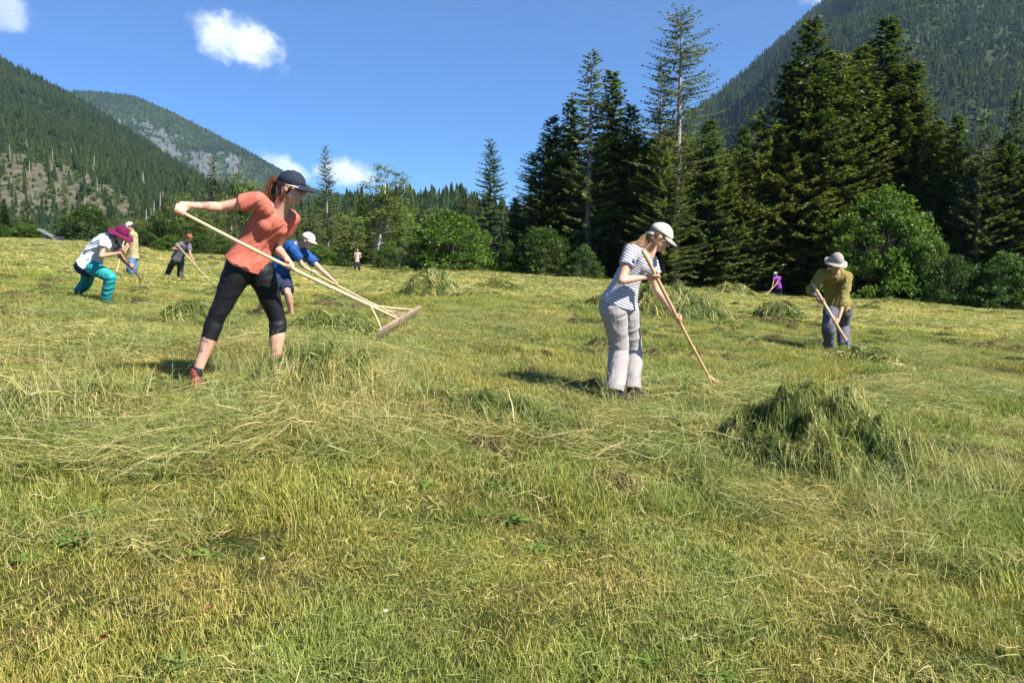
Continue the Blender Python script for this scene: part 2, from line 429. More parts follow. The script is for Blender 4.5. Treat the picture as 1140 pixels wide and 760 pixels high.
class Mountain:
    def __init__(s, name, ridge, d0, z0, mat, prof=1.0, amp=40, seed=0, NU=150, NT_=70, bare=None, freq=0.006, jag=0):
        s.px = np.array([q[0] for q in ridge], float); s.py = np.array([q[1] for q in ridge], float); s.D = np.array([q[2] for q in ridge], float)
        s.d0, s.z0, s.prof, s.amp, s.seed, s.bare, s.freq, s.jag = d0, z0, prof, amp, seed, bare, freq, jag
        u = np.linspace(s.px[0], s.px[-1], NU); t = np.concatenate([np.linspace(0, 1, NT_), [1.1, 1.25, 1.5]])
        Uu, Tt = np.meshgrid(u, t, indexing='ij')
        X = s.at(Uu, Tt); tn = s.rock(Uu, Tt) if bare else np.zeros(Uu.shape)
        K = len(t); i = np.arange(NU - 1)[:, None] * K; j = np.arange(K - 1)[None]
        Q = np.stack([i + j, i + K + j, i + K + j + 1, i + j + 1], -1).reshape(-1, 4)
        o = link(name, mesh_np(name, X.reshape(-1, 3), Q, tn.ravel(), True, [mat])); tag(o, kind='structure')
    def at(s, px, t):
        px = np.asarray(px, float); t = np.asarray(t, float)
        pr = np.interp(px, s.px, s.py); D = np.interp(px, s.px, s.D)
        c, sn = math.cos(PITCH), math.sin(PITCH)
        v = (pr - 380) / F; zr = CAMZ + D * (-sn - v * c) / (c - v * sn)
        d = s.d0 + (D - s.d0) * t
        tt = np.clip(t, 0, 1)
        h = np.where(t <= 1, tt ** s.prof, 1 - (t - 1) * 0.9)
        x = (px - 570) / F * d / (c - v * sn * tt)
        nz = fbm(x * s.freq, d * s.freq, oct=5, seed=s.seed)
        z = s.z0 + (zr - s.z0) * h + nz * s.amp * np.sin(np.pi * np.clip(t, 0, 1)) * .9
        z = z + s.jag * fbm(px * .05, t * 0, oct=3, seed=s.seed + 3) * tt
        return np.stack([x, d, z], -1)
    def rock(s, px, t): return s.bare(px, t)
    def forest(s, name, N, templates, hs=(.7, 1.15), dens=None, seed=0, width=1.0, only=False, near=(1, 1, 1)):
        r = np.random.default_rng(seed)
        px = r.uniform(s.px[0], s.px[-1], N * 3); t = r.random(N * 3)
        keep = np.ones(len(px), bool)
        if s.bare: keep &= (s.rock(px, t) + r.uniform(-.25, .25, len(px)) < .45) if not only else (s.rock(px, t) > .35)
        if dens: keep &= r.random(len(px)) < dens(px, t)
        p = s.at(px, t)
        q = proj(p); keep &= (q[:, 0] > -90) & (q[:, 0] < 1230) & (q[:, 1] > -80)
        px, t, p = px[keep][:N], t[keep][:N], p[keep][:N]
        n = len(p); sc = r.uniform(hs[0], hs[1], n) * np.interp(t, [0, .12, .3], near)
        S = np.stack([sc * width, sc * width, sc * r.uniform(.85, 1.15, n)], -1)
        rot = np.zeros((n, 3)); rot[:, 2] = r.random(n) * 6.28; rot[:, :2] = r.normal(0, .03, (n, 2))
        return scatter(name, p - [0, 0, 1.0], rot, S, r.integers(0, len(templates), n), templates)

def blobs(lst, rf=.16):
    def f(px, t):
        o = np.zeros(np.shape(px))
        for (cx, ct, rx, rt, a) in lst:
            o = np.maximum(o, a * np.clip(1.25 - np.hypot((px - cx) / rx, (t - ct) / rt), 0, 1))
        return o * (.35 + 1.1 * np.clip(.5 + .9 * fbm(px * rf, t * 30, oct=4, seed=77), 0, 1))
    return f
mm1 = mtn_mat('mountain_slope', .01); mm2 = mtn_mat('cleared_slope', .02, (.125, .115, .07))
def haze():
    m, n = new_mat('haze'); p = n.node('ShaderNodeVolumePrincipled'); p.inputs['Color'].default_value = (.46, .70, 1, 1)
    p.inputs['Density'].default_value = HAZE; p.inputs['Anisotropy'].default_value = .2
    o = n.node('ShaderNodeOutputMaterial'); n.link(p.outputs[0], o.inputs['Volume'])
    ob = MB().box(np.array([0, 0, 640.]), np.array([5050, 5050, 860.])).obj('haze', m, None, False); tag(ob, kind='stuff')
HAZE = 6e-5
haze()
far_left = Mountain('far_mountain', [(-400, 200, 3300), (-100, 130, 3300), (20, 108, 3400), (85, 101, 3400), (110, 102, 3400), (150, 107, 3400), (190, 124, 3300), (240, 149, 3300), (280, 171, 3200), (310, 189, 3200), (350, 213, 3200), (420, 236, 3200), (600, 268, 3200)],
                    2300, -10, mm1, .9, 110, 4, bare=blobs([(150, .62, 40, .13, 1), (190, .55, 26, .16, 1), (230, .6, 26, .12, 1), (215, .42, 30, .07, .9), (262, .68, 18, .08, .8), (180, .8, 16, .06, .7), (130, .75, 18, .06, .8), (290, .6, 20, .08, .7), (170, .8, 60, .1, .55), (250, .75, 50, .1, .55)], .42), freq=.0022, NU=420, NT_=180)
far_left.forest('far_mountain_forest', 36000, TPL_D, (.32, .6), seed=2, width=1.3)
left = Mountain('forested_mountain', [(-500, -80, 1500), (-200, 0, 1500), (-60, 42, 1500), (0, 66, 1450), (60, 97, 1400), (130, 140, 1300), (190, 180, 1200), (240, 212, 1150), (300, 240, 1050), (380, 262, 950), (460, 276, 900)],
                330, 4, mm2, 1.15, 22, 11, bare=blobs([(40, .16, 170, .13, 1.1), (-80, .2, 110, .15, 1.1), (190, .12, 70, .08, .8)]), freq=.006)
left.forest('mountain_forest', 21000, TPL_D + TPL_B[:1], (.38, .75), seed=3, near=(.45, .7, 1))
left.forest('slope_scrub', 5000, TPL_B + TPL_C[:1], (.12, .38), seed=13, only=True)
right = Mountain('right_mountain', [(600, 262, 1500), (700, 180, 1700), (760, 135, 1800), (795, 107, 1850), (830, 80, 1900), (870, 44, 1950), (910, 10, 2000), (960, -26, 2050), (1050, -70, 2100), (1200, -140, 2150), (1500, -200, 2200)],
                 600, -6, mm1, .95, 75, 21, bare=blobs([(950, .9, 24, .05, 1.1), (1030, .8, 26, .04, .5), (870, .8, 14, .05, .5)]), freq=.004)
right.forest('right_mountain_forest', 21000, TPL_C + TPL_B, (.55, .98), seed=5)
mid = Mountain('wooded_hill', [(250, 262, 420), (330, 246, 430), (390, 236, 440), (430, 228, 450), (510, 228, 450), (560, 244, 440), (640, 252, 420), (800, 262, 400)],
               240, -3, mm1, .9, 4, 31, freq=.02)
mid.forest('hill_forest', 2600, TPL_D + TPL_B[:1] + TPL_C[:1], (.25, .72), seed=6, width=1.4)

# ------------------------------------------------------------------ trees
def bark_mat(name, a, b, scale=6):
    m, n = new_mat(name); tc = n.node('ShaderNodeTexCoord'); mp = n.node('ShaderNodeMapping'); mp.inputs['Scale'].default_value = (1, 1, .25)
    n.link(tc.outputs['Object'], mp.inputs[0]); f = n.noise(mp.outputs[0], scale, 5, .7)
    p = n.node('ShaderNodeBsdfPrincipled'); n.put(p.inputs['Base Color'], n.ramp(f, [(.35, a), (.6, b)])); p.inputs['Roughness'].default_value = .9
    bm = n.node('ShaderNodeBump'); bm.inputs['Distance'].default_value = .03; n.put(bm.inputs['Height'], f); n.link(bm.outputs[0], p.inputs['Normal'])
    finish(n, p.outputs[0]); return m
B_spruce = bark_mat('spruce_bark', (.05, .035, .025), (.16, .13, .11)); B_larch = bark_mat('larch_bark', (.12, .09, .07), (.34, .30, .27))
B_birch = bark_mat('birch_bark', (.08, .07, .06), (.72, .7, .66), 9)
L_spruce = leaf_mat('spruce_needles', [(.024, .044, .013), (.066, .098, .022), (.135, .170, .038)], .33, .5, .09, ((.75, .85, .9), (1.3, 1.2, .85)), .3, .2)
L_larch = leaf_mat('larch_needles', [(.05, .075, .018), (.10, .135, .034), (.16, .19, .06)], .3, .6, .3, ((.85, .9, .9), (1.2, 1.1, .9)), .2, .2)
L_beech = leaf_mat('broad_leaves', [(.03, .06, .012), (.06, .11, .02), (.12, .18, .035)], .35, .45, .25, ((.8, .9, .8), (1.2, 1.1, .9)), .35, .15)
L_lush = leaf_mat('olive_needles', [(.036, .056, .012), (.105, .13, .025), (.20, .22, .046)], .36, .5, .12, ((.75, .85, .8), (1.25, 1.15, .85)), .3, .2)
L_pale = leaf_mat('pale_leaves', [(.07, .105, .025), (.14, .19, .05), (.21, .26, .09)], .35, .5, .25, ((.85, .9, .8), (1.2, 1.1, .95)), .3, .15)

def conifer(seed, H, Rmax, z0=.06, droop=.25, whorl=.38, nb=6, step=.2, tw=.5, shape=.8, sparse=0.0, fill=1.0, tip=(.055, .1), up=.15):
    r = np.random.default_rng(seed)
    br = MB(); P0, Dv, Ln, Wd, Sd, Tn = [], [], [], [], [], []
    n = 14; zz = np.linspace(0, H, n)
    bend = np.cumsum(r.normal(0, .02, (n, 2)), 0)
    tr = MB().tube(np.column_stack([bend, zz]), np.interp(zz, [0, H], [H * .0125 + .03, .012]), 8)
    z = H * z0
    while z < H * .985:
        t = z / H; Lm = Rmax * ((1 - t) ** shape) * np.clip(.35 + t * 4, 0, 1) + .12
        for k in range(max(3, int(nb))):
            if r.random() < sparse * (1 - t * .5): continue
            L = Lm * r.uniform(.62, 1.15) * (1.25 if r.random() < .08 else 1)
            az = r.random() * 6.283; zb = z + r.uniform(-.2, .2)
            d = np.array([math.cos(az), math.sin(az), 0]); s = np.array([-d[1], d[0], 0])
            m = max(3, int(L / step)); q = np.linspace(0, 1, m + 1)
            bx = np.interp(zb, zz, bend[:, 0]); by = np.interp(zb, zz, bend[:, 1])
            curve = np.array([bx, by, zb]) + d * (q * L)[:, None] + np.array([0, 0, 1]) * ((up * (1 + t) * q - droop * (1.15 - t) * q ** 1.5 + .12 * q ** 4) * L)[:, None] + s * (r.normal(0, .06) * q ** 2 * L)[:, None]
            if L > .8: br.tube(curve[::max(1, m // 4)], np.linspace(.012 + .008 * L, .006, len(curve[::max(1, m // 4)])), 3)
            for i in range(1, m + 1):
                qq = q[i]
                if qq < .12: continue
                tl = tw * (.35 + .65 * (1 - qq)) * min(1, .35 + L / 3)
                for sg in (-1, 1):
                    if r.random() > fill: continue
                    a = r.uniform(.5, 1.1)
                    dv = d * math.cos(a) + s * sg * math.sin(a) + np.array([0, 0, r.uniform(-.45, .1)])
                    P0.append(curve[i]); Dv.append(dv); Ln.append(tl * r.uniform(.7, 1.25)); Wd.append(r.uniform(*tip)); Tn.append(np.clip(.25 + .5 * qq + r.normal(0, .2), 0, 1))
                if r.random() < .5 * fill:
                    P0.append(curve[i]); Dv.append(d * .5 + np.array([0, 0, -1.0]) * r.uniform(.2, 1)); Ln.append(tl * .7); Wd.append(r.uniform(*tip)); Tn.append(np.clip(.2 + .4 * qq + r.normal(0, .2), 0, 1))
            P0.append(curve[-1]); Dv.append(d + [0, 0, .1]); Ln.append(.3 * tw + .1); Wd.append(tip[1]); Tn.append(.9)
        z += whorl * r.uniform(.8, 1.2) * (1 - .45 * t)
    P0 = np.array(P0); Dv = norm(np.array(Dv)); Ln = np.array(Ln)[:, None]; Wd = np.array(Wd)[:, None]; Tn = np.array(Tn)
    sd = norm(np.cross(Dv, r.normal(0, .5, Dv.shape) + [0, 0, 1])) 
    # a serrated spray: two diamonds
    V = np.stack([P0, P0 + Dv * Ln * .35 + sd * Wd, P0 + Dv * Ln * .6 + sd * Wd * .35, P0 + Dv * Ln + [0, 0, -.02], P0 + Dv * Ln * .55 - sd * Wd * .4, P0 + Dv * Ln * .3 - sd * Wd], 1)
    N = len(P0); i = np.arange(N)[:, None] * 6
    Q = np.concatenate([i + [0, 1, 2, 5], i + [5, 2, 3, 4]], 0)
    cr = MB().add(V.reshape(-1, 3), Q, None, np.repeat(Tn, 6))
    return tr, br, cr

def broadleaf(seed, H, Rx, z_low=.08, ncl=120, per=110, leaf=.09, multi=False, flat=.75, airy=0.0, trunk_r=.02, cr=1.0, spread=1.0, dome=False):
    r = np.random.default_rng(seed); tr = MB(); br = MB()
    lobes = r.normal(size=(9, 3)); lobes = norm(lobes) * [Rx * .45 * spread, Rx * .45 * spread, H * .24 * spread] + [0, 0, H * (z_low + (1 - z_low) * .5)]
    if spread > 1: lobes[:, 2] -= .25 * H * (np.hypot(lobes[:, 0], lobes[:, 1]) / (Rx * .45 * spread)) ** 2
    lobes[:, 2] = np.clip(lobes[:, 2], H * (z_low + .15), H * .8)
    cl = []
    while len(cl) < ncl and dome:
        a = r.random() * 6.283; zz_ = r.random() ** 1.15; k_ = 1 + .22 * float(vnoise(a * 1.3 + seed, zz_ * 3.0, seed=seed)) + .12 * float(vnoise(a * 4, zz_ * 8, seed=seed + 1))
        q_ = Rx * .92 * math.sqrt(max(0, 1 - zz_ ** 1.7)) * k_ * r.uniform(.25, 1) ** .45; cl.append((math.cos(a) * q_, math.sin(a) * q_, H * zz_ * .96 * (.9 + .1 * k_)))
    while len(cl) < ncl:
        l = lobes[r.integers(0, 9)]; d = norm(r.normal(size=3)); 
        c = l + d * np.array([Rx * .52 / spread, Rx * .52 / spread, H * .24]) * r.uniform(.45, 1.0) ** .5
        if c[2] < H * z_low or c[2] > H: continue
        cl.append(c)
    cl = np.array(cl); n = 8; zz = np.linspace(0, H * .85, n)
    if not multi:
        b = np.cumsum(r.normal(0, .012 * H, (n, 2)), 0) * .6; b[0] = 0
        tr.tube(np.column_stack([b, zz]), np.linspace(H * trunk_r, .02, n), 8)
        spine = np.column_stack([b, zz])
    else:
        spine = np.array([[0, 0, 0], [0, 0, H * .1], [0, 0, H * .2], [0, 0, H * .3]])
        for k in range(7):
            a = r.random() * 6.28; e = np.array([math.cos(a) * Rx * .5, math.sin(a) * Rx * .5, H * r.uniform(.5, .8)])
            q = np.linspace(0, 1, 6)[:, None]; tr.tube(e * [1, 1, 0] * q ** 1.4 + [0, 0, 1] * e * q + np.array([math.cos(a), math.sin(a), 0]) * .12, np.linspace(.06, .015, 6), 5)
    for c in cl[::2]:
        s = spine[np.argmin(np.abs(spine[:, 2] - c[2] * .65))]
        q = np.linspace(0, 1, 5)[:, None]; mid = (s + c) / 2 + [0, 0, -.1 * H * r.random()]
        br.tube((1 - q) ** 2 * s + 2 * q * (1 - q) * mid + q ** 2 * c, np.linspace(.012 + .003 * H, .006, 5), 4)
    rad = r.uniform(.5, 1.25, ncl) * (Rx * .16 + .16) * cr; tone = r.normal(0, .15, ncl)
    idx = np.repeat(np.arange(ncl), per); N = len(idx)
    d = norm(r.normal(size=(N, 3))) * (r.random((N, 1)) ** .45)
    p = cl[idx] + d * rad[idx][:, None] * [1.25, 1.25, flat]
    keep = r.random(N) > airy; p = p[keep]; idx = idx[keep]; N = len(p)
    a = norm(r.normal(size=(N, 3)) * [1, 1, .6]); b = norm(np.cross(a, r.normal(size=(N, 3)) * .7 + [0, 0, 1]))
    s = (leaf * r.uniform(.6, 1.3, N))[:, None]
    V = np.stack([p - a * s, p - b * s * .55 + a * s * .1, p + a * s, p + b * s * .55 + a * s * .1], 1).reshape(-1, 3)
    cr = MB().add(V, np.arange(4 * N).reshape(-1, 4), None, np.repeat(np.clip(.5 + tone[idx] + r.normal(0, .2, N), 0, 1), 4))
    return tr, br, cr

KINDS = {}
def kind(name, gen, leafm, bark):
    tr, br, cr = gen
    if not br.n: br.tube([[0, 0, .1], [.05, 0, .3]], .01, 3)
    KINDS[name] = (tr.mesh('trunk', [bark]), br.mesh('limbs', [bark]), cr.mesh('crown', [leafm], False))
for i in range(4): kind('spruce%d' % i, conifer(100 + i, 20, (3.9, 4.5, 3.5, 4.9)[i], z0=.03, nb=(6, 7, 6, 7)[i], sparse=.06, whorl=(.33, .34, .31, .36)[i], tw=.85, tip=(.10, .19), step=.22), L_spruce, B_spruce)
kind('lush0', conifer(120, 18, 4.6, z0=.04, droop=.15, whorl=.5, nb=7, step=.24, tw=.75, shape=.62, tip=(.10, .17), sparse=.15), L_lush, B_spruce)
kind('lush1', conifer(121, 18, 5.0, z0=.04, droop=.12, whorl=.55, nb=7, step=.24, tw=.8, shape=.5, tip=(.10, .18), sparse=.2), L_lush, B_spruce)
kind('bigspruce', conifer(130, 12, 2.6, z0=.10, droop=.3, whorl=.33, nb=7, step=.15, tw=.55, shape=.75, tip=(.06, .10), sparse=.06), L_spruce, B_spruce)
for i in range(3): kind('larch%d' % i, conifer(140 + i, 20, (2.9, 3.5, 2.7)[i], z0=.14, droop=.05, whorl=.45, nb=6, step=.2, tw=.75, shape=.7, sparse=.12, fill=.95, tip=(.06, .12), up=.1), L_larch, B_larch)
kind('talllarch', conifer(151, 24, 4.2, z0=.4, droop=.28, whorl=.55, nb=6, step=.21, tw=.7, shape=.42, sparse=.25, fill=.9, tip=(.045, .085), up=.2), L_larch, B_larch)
for i in range(3): kind('bush%d' % i, broadleaf(160 + i, 4, 2.9, z_low=.03, ncl=300, per=62, leaf=.08, multi=True, cr=.65, dome=True), L_beech, B_spruce)
for i in range(3): kind('leafy%d' % i, broadleaf(170 + i, 9, 2.8, z_low=.12, ncl=150, per=90, leaf=.11, airy=.25), L_pale, B_larch)
kind('birch', broadleaf(180, 9.5, 1.9, z_low=.3, ncl=110, per=80, leaf=.085, airy=.3, trunk_r=.0125), L_pale, B_birch)
KINDS['birch'][1].materials.clear(); KINDS['birch'][1].materials.append(B_larch)

kind('palebush0', broadleaf(165, 4, 2.9, z_low=.02, ncl=420, per=60, leaf=.075, multi=True, cr=.55, dome=True), leaf_mat('bright_leaves', [(.04, .08, .012), (.10, .165, .025), (.18, .26, .045)], .35, .45, .3, ((.8, .9, .8), (1.15, 1.1, .9)), .35, .1), B_spruce)
LAB = dict(spruce='dark spruce with drooping branches', lush='broad green conifer with layered sprays', bigspruce='lone dark spruce with a clean pointed outline', larch='thin feathery larch with a bare trunk', talllarch='tall sparse larch with open crown against the sky',
           bush='round leafy bush', palebush='pale bush', leafy='pale green leafy tree', birch='slender birch with a white leaning trunk')
NAME = dict(spruce='spruce_tree', lush='fir_tree', bigspruce='spruce_tree', larch='larch_tree', talllarch='larch_tree', bush='round_bush', palebush='round_bush', leafy='leafy_tree', birch='birch_tree')
HT = dict(spruce=20, lush=18, bigspruce=12, larch=20, talllarch=24, bush=4, palebush=4, leafy=9, birch=9.5)
def plant(kd, x, y, height, label, group=None, wid=1.0, rz=None, lean=0.0, sink=.15):
    base = kd.rstrip('0123456789'); z = gz(x, y) - sink
    cat = 'bush' if 'bush' in base else 'tree'
    o = empty(NAME[base], (x, y, z), label, cat, group)
    s = height / HT[base]; o.scale = (s * wid, s * wid, s); o.rotation_euler = (0, lean, random.random() * 6.28 if rz is None else rz)
    tr, br, cr = KINDS[kd]
    link('trunk', tr, o); link('limbs', br, o); link('crown', cr, o)
    return o
def plant_px(kd, px, top, d, label, group=None, wid=1.0, **k):
    p = P(px, top, d); z = gz(p[0], p[1]); return plant(kd, p[0], p[1], p[2] - z, label, group, wid, **k)

# ------------------------------------------------------------------ the wood on the right
GW = 'conifers of the wood on the right'
for a in [
    ('bigspruce', 545, 152, 60, 'lone dark spruce with a pointed top, standing left of the wood against open sky', 1.0),
    ('bigspruce', 517, 206, 66, 'small narrow spruce just left of the lone pointed spruce', 1.0),
    ('spruce1', 574, 216, 62, 'low spruce between the lone pointed spruce and the wood', 1.1),
    ('lush0', 598, 162, 60, 'leftmost broad conifer of the wood, with a rounded shoulder over the hazel bush', .95),
    ('spruce3', 615, 124, 59, 'dark spruce of the wood, second in height step from its left end', .9),
    ('spruce0', 636, 104, 61, 'dark spruce of the wood, left of its paired pointed tops', .9),
    ('larch0', 659, 52, 57, 'narrow feathery larch forming the left one of the paired pointed tops', 1.05),
    ('spruce2', 682, 74, 59, 'dark narrow spruce forming the right one of the paired pointed tops', 1.0),
    ('spruce0', 703, 112, 57, 'dark spruce filling the dip right of the paired pointed tops', .95),
    ('spruce3', 722, 150, 55, 'low dark spruce left of the tall open larch', .95),
    ('larch2', 736, 62, 58, 'thin bare-stemmed larch touching the tall open larch on its left', .9),
    ('talllarch', 760, 6, 54, 'tall open larch with sparse arching branches and pale trunk above the striped shirt', 1.0),
    ('lush1', 742, 152, 52, 'broad green conifer below the crown of the tall open larch', .85),
    ('spruce1', 792, 128, 54, 'dark spruce right of the tall open larch', .9),
    ('lush0', 815, 158, 50, 'broad conifer right of the cap of the woman in the striped shirt', .9),
    ('spruce0', 828, 136, 53, 'dark spruce in the low gap where the right mountain shows', .9),
    ('lush1', 852, 118, 47, 'broad green conifer left of the highest tops of the wood', .8),
    ('spruce2', 880, 62, 47, 'dark spruce stepping up to the highest tops of the wood', .95),
    ('spruce0', 905, 14, 46, 'very tall spruce, left of the highest group, with a thin spiky leader', .95),
    ('lush0', 897, 92, 43, 'broad conifer with sunlit sprays left of the pale green bush', .85),
    ('lush1', 938, 58, 44, 'broad leafy-looking conifer in the middle of the highest group', .75),
    ('spruce3', 925, 52, 48, 'dark spruce between the two tallest spiky leaders', .8),
    ('spruce1', 962, 44, 47, 'dark spruce right behind the pale green bush', .8),
    ('lush0', 972, 84, 42, 'broad conifer standing right over the pale green bush', .8),
    ('spruce2', 992, 12, 47, 'very tall spruce, right of the highest group, with a heavy pointed crown', 1.05),
    ('spruce0', 1018, 62, 46, 'dark spruce on the right shoulder of the highest group', .95),
    ('lush1', 1022, 132, 41, 'broad green conifer low on the right shoulder of the highest group', .75),
    ('spruce1', 1046, 128, 44, 'dark spruce with a drooping tip, right of the highest group', .85),
    ('spruce2', 1068, 122, 46, 'slim spruce in front of the right mountain forest', .9),
    ('larch1', 1098, 118, 42, 'dead-looking larch with thin bare top near the right edge', .85),
    ('lush0', 1084, 178, 40, 'broad conifer below the thin larch near the right edge', .85),
    ('spruce3', 1120, 142, 41, 'dark spruce second from the right edge', .9),
    ('larch0', 1136, 98, 43, 'feathery larch cut by the right edge', .9),
    ('spruce0', 1150, 160, 40, 'dark spruce cut by the right edge', 1.0),
]:
    kd, px, top, d, lab, w = a
    d = max(d, float(np.interp(px, [790, 860, 900, 1000, 1100], [54, 56, 54, 52, 44]))) if px > 785 else d
    d += float(np.interp(px, [860, 1000, 1200], [0, 6, 8]))
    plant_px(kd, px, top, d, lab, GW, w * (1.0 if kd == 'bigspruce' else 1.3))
r = np.random.default_rng(33)
for i in range(95):                                   # second and third rows fill the shade
    px = r.uniform(575, 1200); d = 66 - (px - 575) * .012 + r.uniform(3, 16)
    top = np.interp(px, [575, 640, 760, 830, 900, 1000, 1060, 1200], [230, 150, 150, 175, 100, 90, 160, 180]) + r.uniform(-8, 50)
    plant_px(r.choice(['spruce0', 'spruce1', 'lush1', 'spruce3', 'lush0']), px, top, d, 'dark conifer in the rear rows of the wood, mostly hidden by the front trees', 'rear trees of the wood', 1.4)
for px, top, d in ((1190, 120, 50), (1240, 110, 49), (1250, 150, 52), (1215, 150, 54), (1290, 150, 55)):
    plant_px(['spruce1', 'lush0', 'spruce3'][int(px) % 3], px, top, d, 'conifer of the wood beyond the right edge', 'trees beyond the right edge', 1.1)
GB = 'bushes along the edge of the wood'
def bush(px, top, d, w_px, lab, kd='bush0', grp=GB):
    d += float(np.interp(px, [880, 1000, 1200], [0, 6, 8])); p = P(px, top, d); h = p[2] - gz(p[0], p[1]) + .1; hw = w_px / F * d / 2
    o = plant(kd, p[0], p[1], h, lab, grp, hw / (2.95 * h / 4)); return o
for a in [
    (500, 235, 56, 124, 'large round green hazel bush standing free left of the lone spruce', 'palebush0'),
    (603, 252, 54, 84, 'sunlit round bush at the left foot of the wood', 'bush1'),
    (566, 268, 55, 40, 'low dark bush between the round hazel bush and the wood', 'bush2'),
    (650, 272, 52, 50, 'dark bush behind the back of the woman in the striped shirt', 'bush2'),
    (982, 210, 47, 150, 'large pale green bush with bright leaves right of the man in the olive shirt', 'palebush0'),
    (938, 262, 53, 50, 'small bright bush touching the left side of the large pale green bush', 'palebush0'),
    (1062, 284, 39, 70, 'dark bush right of the large pale green bush', 'bush0'),
    (1120, 282, 37, 90, 'dark bush at the right edge of the photo', 'bush2'),
    (1040, 262, 44, 60, 'mid green bush at the right foot of the large pale green bush', 'palebush0'),
    (1180, 260, 36, 100, 'dark bush just beyond the right edge', 'bush1'),
]:
    bush(*a[:5], kd=a[5])
# ------------------------------------------------------------------ trees at the far and left edge of the meadow
GL = 'trees along the far edge of the meadow'
for a in [
    ('birch', 417, 182, 66, 'slender birch with a white leaning trunk right of the far person in pink', 1.25),
    ('larch1', 362, 160, 74, 'tall thin larch behind the blue shirted worker', .75),
    ('larch0', 345, 214, 78, 'shorter larch left of the tall thin larch', 1.0),
    ('leafy0', 388, 232, 80, 'pale leafy tree between the tall larch and the birch', .9),
    ('leafy1', 443, 226, 78, 'pale leafy tree right of the white birch', .9),
    ('spruce1', 402, 218, 92, 'dark spruce behind the white birch', 1.1),
    ('spruce3', 466, 236, 84, 'dark spruce left of the large round hazel bush', 1.1),
    ('leafy2', 460, 258, 72, 'low leafy tree at the left side of the large round hazel bush', 1.1),
    ('larch2', 330, 236, 82, 'larch behind the cap of the woman in the coral shirt', 1.1),
    ('larch0', 236, 172, 84, 'tall pale larch above the outstretched arm of the woman in the coral shirt', 1.2),
    ('leafy1', 272, 190, 88, 'rounded green tree left of the neck of the woman in the coral shirt', .8),
    ('larch1', 256, 214, 76, 'thin larch under the outstretched arm', 1.0),
    ('leafy2', 198, 212, 78, 'pale green tree above the hand of the woman in the coral shirt', .95),
    ('leafy0', 218, 226, 74, 'green tree behind the worker in the grey shirt', 1.0),
    ('leafy1', 176, 232, 80, 'pale green tree left of the worker in the grey shirt', 1.0),
    ('larch2', 150, 206, 90, 'thin larch rising over the worker in the tan shirt', .8),
    ('leafy0', 150, 240, 82, 'loose leafy tree right of the dark round tree', .9),
    ('leafy2', 290, 236, 84, 'green tree behind the coral shirt', 1.0),
    ('spruce1', 306, 232, 92, 'dark spruce behind the coral shirt', 1.0),
    ('spruce2', 4, 219, 82, 'dark spruce at the left edge of the photo', 1.3),
    ('larch0', 128, 212, 98, 'thin larch on the cleared slope above the dark round tree', .7),
    ('larch1', 70, 196, 130, 'thin larch standing alone on the cleared slope', .7),
    ('larch2', 30, 200, 140, 'bare stemmed larch on the cleared slope near the left edge', .7),
    ('leafy1', 326, 262, 72, 'low green tree behind the worker in the blue shirt', 1.2),
    ('leafy0', 244, 250, 70, 'low green tree under the rake shaft', 1.2),
    ('spruce3', 182, 222, 96, 'dark spruce among the pale trees behind the hand', 1.0),
]:
    kd, px, top, d, lab, w = a
    plant_px(kd, px, top, d, lab, GL, w * 1.25, **({'lean': .09, 'rz': 0.0} if kd == 'birch' else {}))
GF = 'bushes along the far edge of the meadow'
for a in [
    (97, 227, 68, 66, 'dark round leafy tree behind the woman in the magenta hat', 'bush0'),
    (30, 250, 70, 60, 'light green bush left of the grey shed roof', 'palebush0'),
    (-12, 246, 70, 50, 'green bush at the left edge of the photo', 'bush2'),
    (190, 262, 66, 50, 'low green bush behind the worker in the grey shirt', 'palebush0'),
    (160, 256, 68, 44, 'green bush right of the worker in the tan shirt', 'bush2'),
    (225, 262, 65, 46, 'low bush right of the worker in the grey shirt', 'bush0'),
    (262, 268, 66, 44, 'low bush left of the waist of the woman in the coral shirt', 'bush1'),
    (355, 272, 66, 50, 'low bush above the back of the worker in the blue shirt', 'palebush0'),
    (385, 274, 66, 36, 'low bush left of the far person in pink', 'bush0'),
    (432, 272, 65, 40, 'low bush between the birch and the large round hazel bush', 'bush1'),
    (125, 258, 67, 40, 'low dark bush behind the white cap of the worker in the tan shirt', 'bush2'),
    (300, 268, 68, 44, 'low bush hidden behind the coral shirt', 'bush0'),
]:
    bush(*a[:5], kd=a[5], grp=GF)
for i in range(56):
    px = r.uniform(-60, 500); d = r.uniform(88, 150)
    if 10 < px < 90 and d < 120: continue
    top = r.uniform(222, 262) + (0 if px > 110 else 8)
    plant_px(r.choice(['leafy0', 'leafy1', 'leafy2', 'leafy0', 'spruce3', 'larch2', 'larch0']), px, top, d, 'tree in the mixed belt behind the far edge of the meadow', 'rear trees behind the meadow', 1.3)

# standing dead stems on the cleared slope
M_dead = plain('dead_wood', (.42, .38, .33), .9, .1, .2, 2)
md = MB().tube([[0, 0, -.5], [.05, 0, 6], [.02, .1, 13]], [.17, .12, .03], 5)
for k in range(14):
    a = k * 2.4; z = 4 + k * .6
    md.tube([[0, 0, z], [math.cos(a) * .9, math.sin(a) * .9, z + .1 - .02 * k]], [.03, .012], 3)
dead_me = md.mesh('dead_stem', [M_dead])
for i in range(26):
    px = r.uniform(-20, 260); t = r.uniform(.05, .3); p = left.at(px, t)
    o = link('dead_tree', dead_me, None, tuple(p - [0, 0, .5])); s = r.uniform(.7, 1.25); o.scale = (s * 1.6, s * 1.6, s); o.rotation_euler = (r.normal(0, .05), r.normal(0, .05), r.random() * 6)
    tag(o, 'thin bare dead tree stem on the cleared mountain slope', 'dead tree', 'dead stems on the cleared slope')

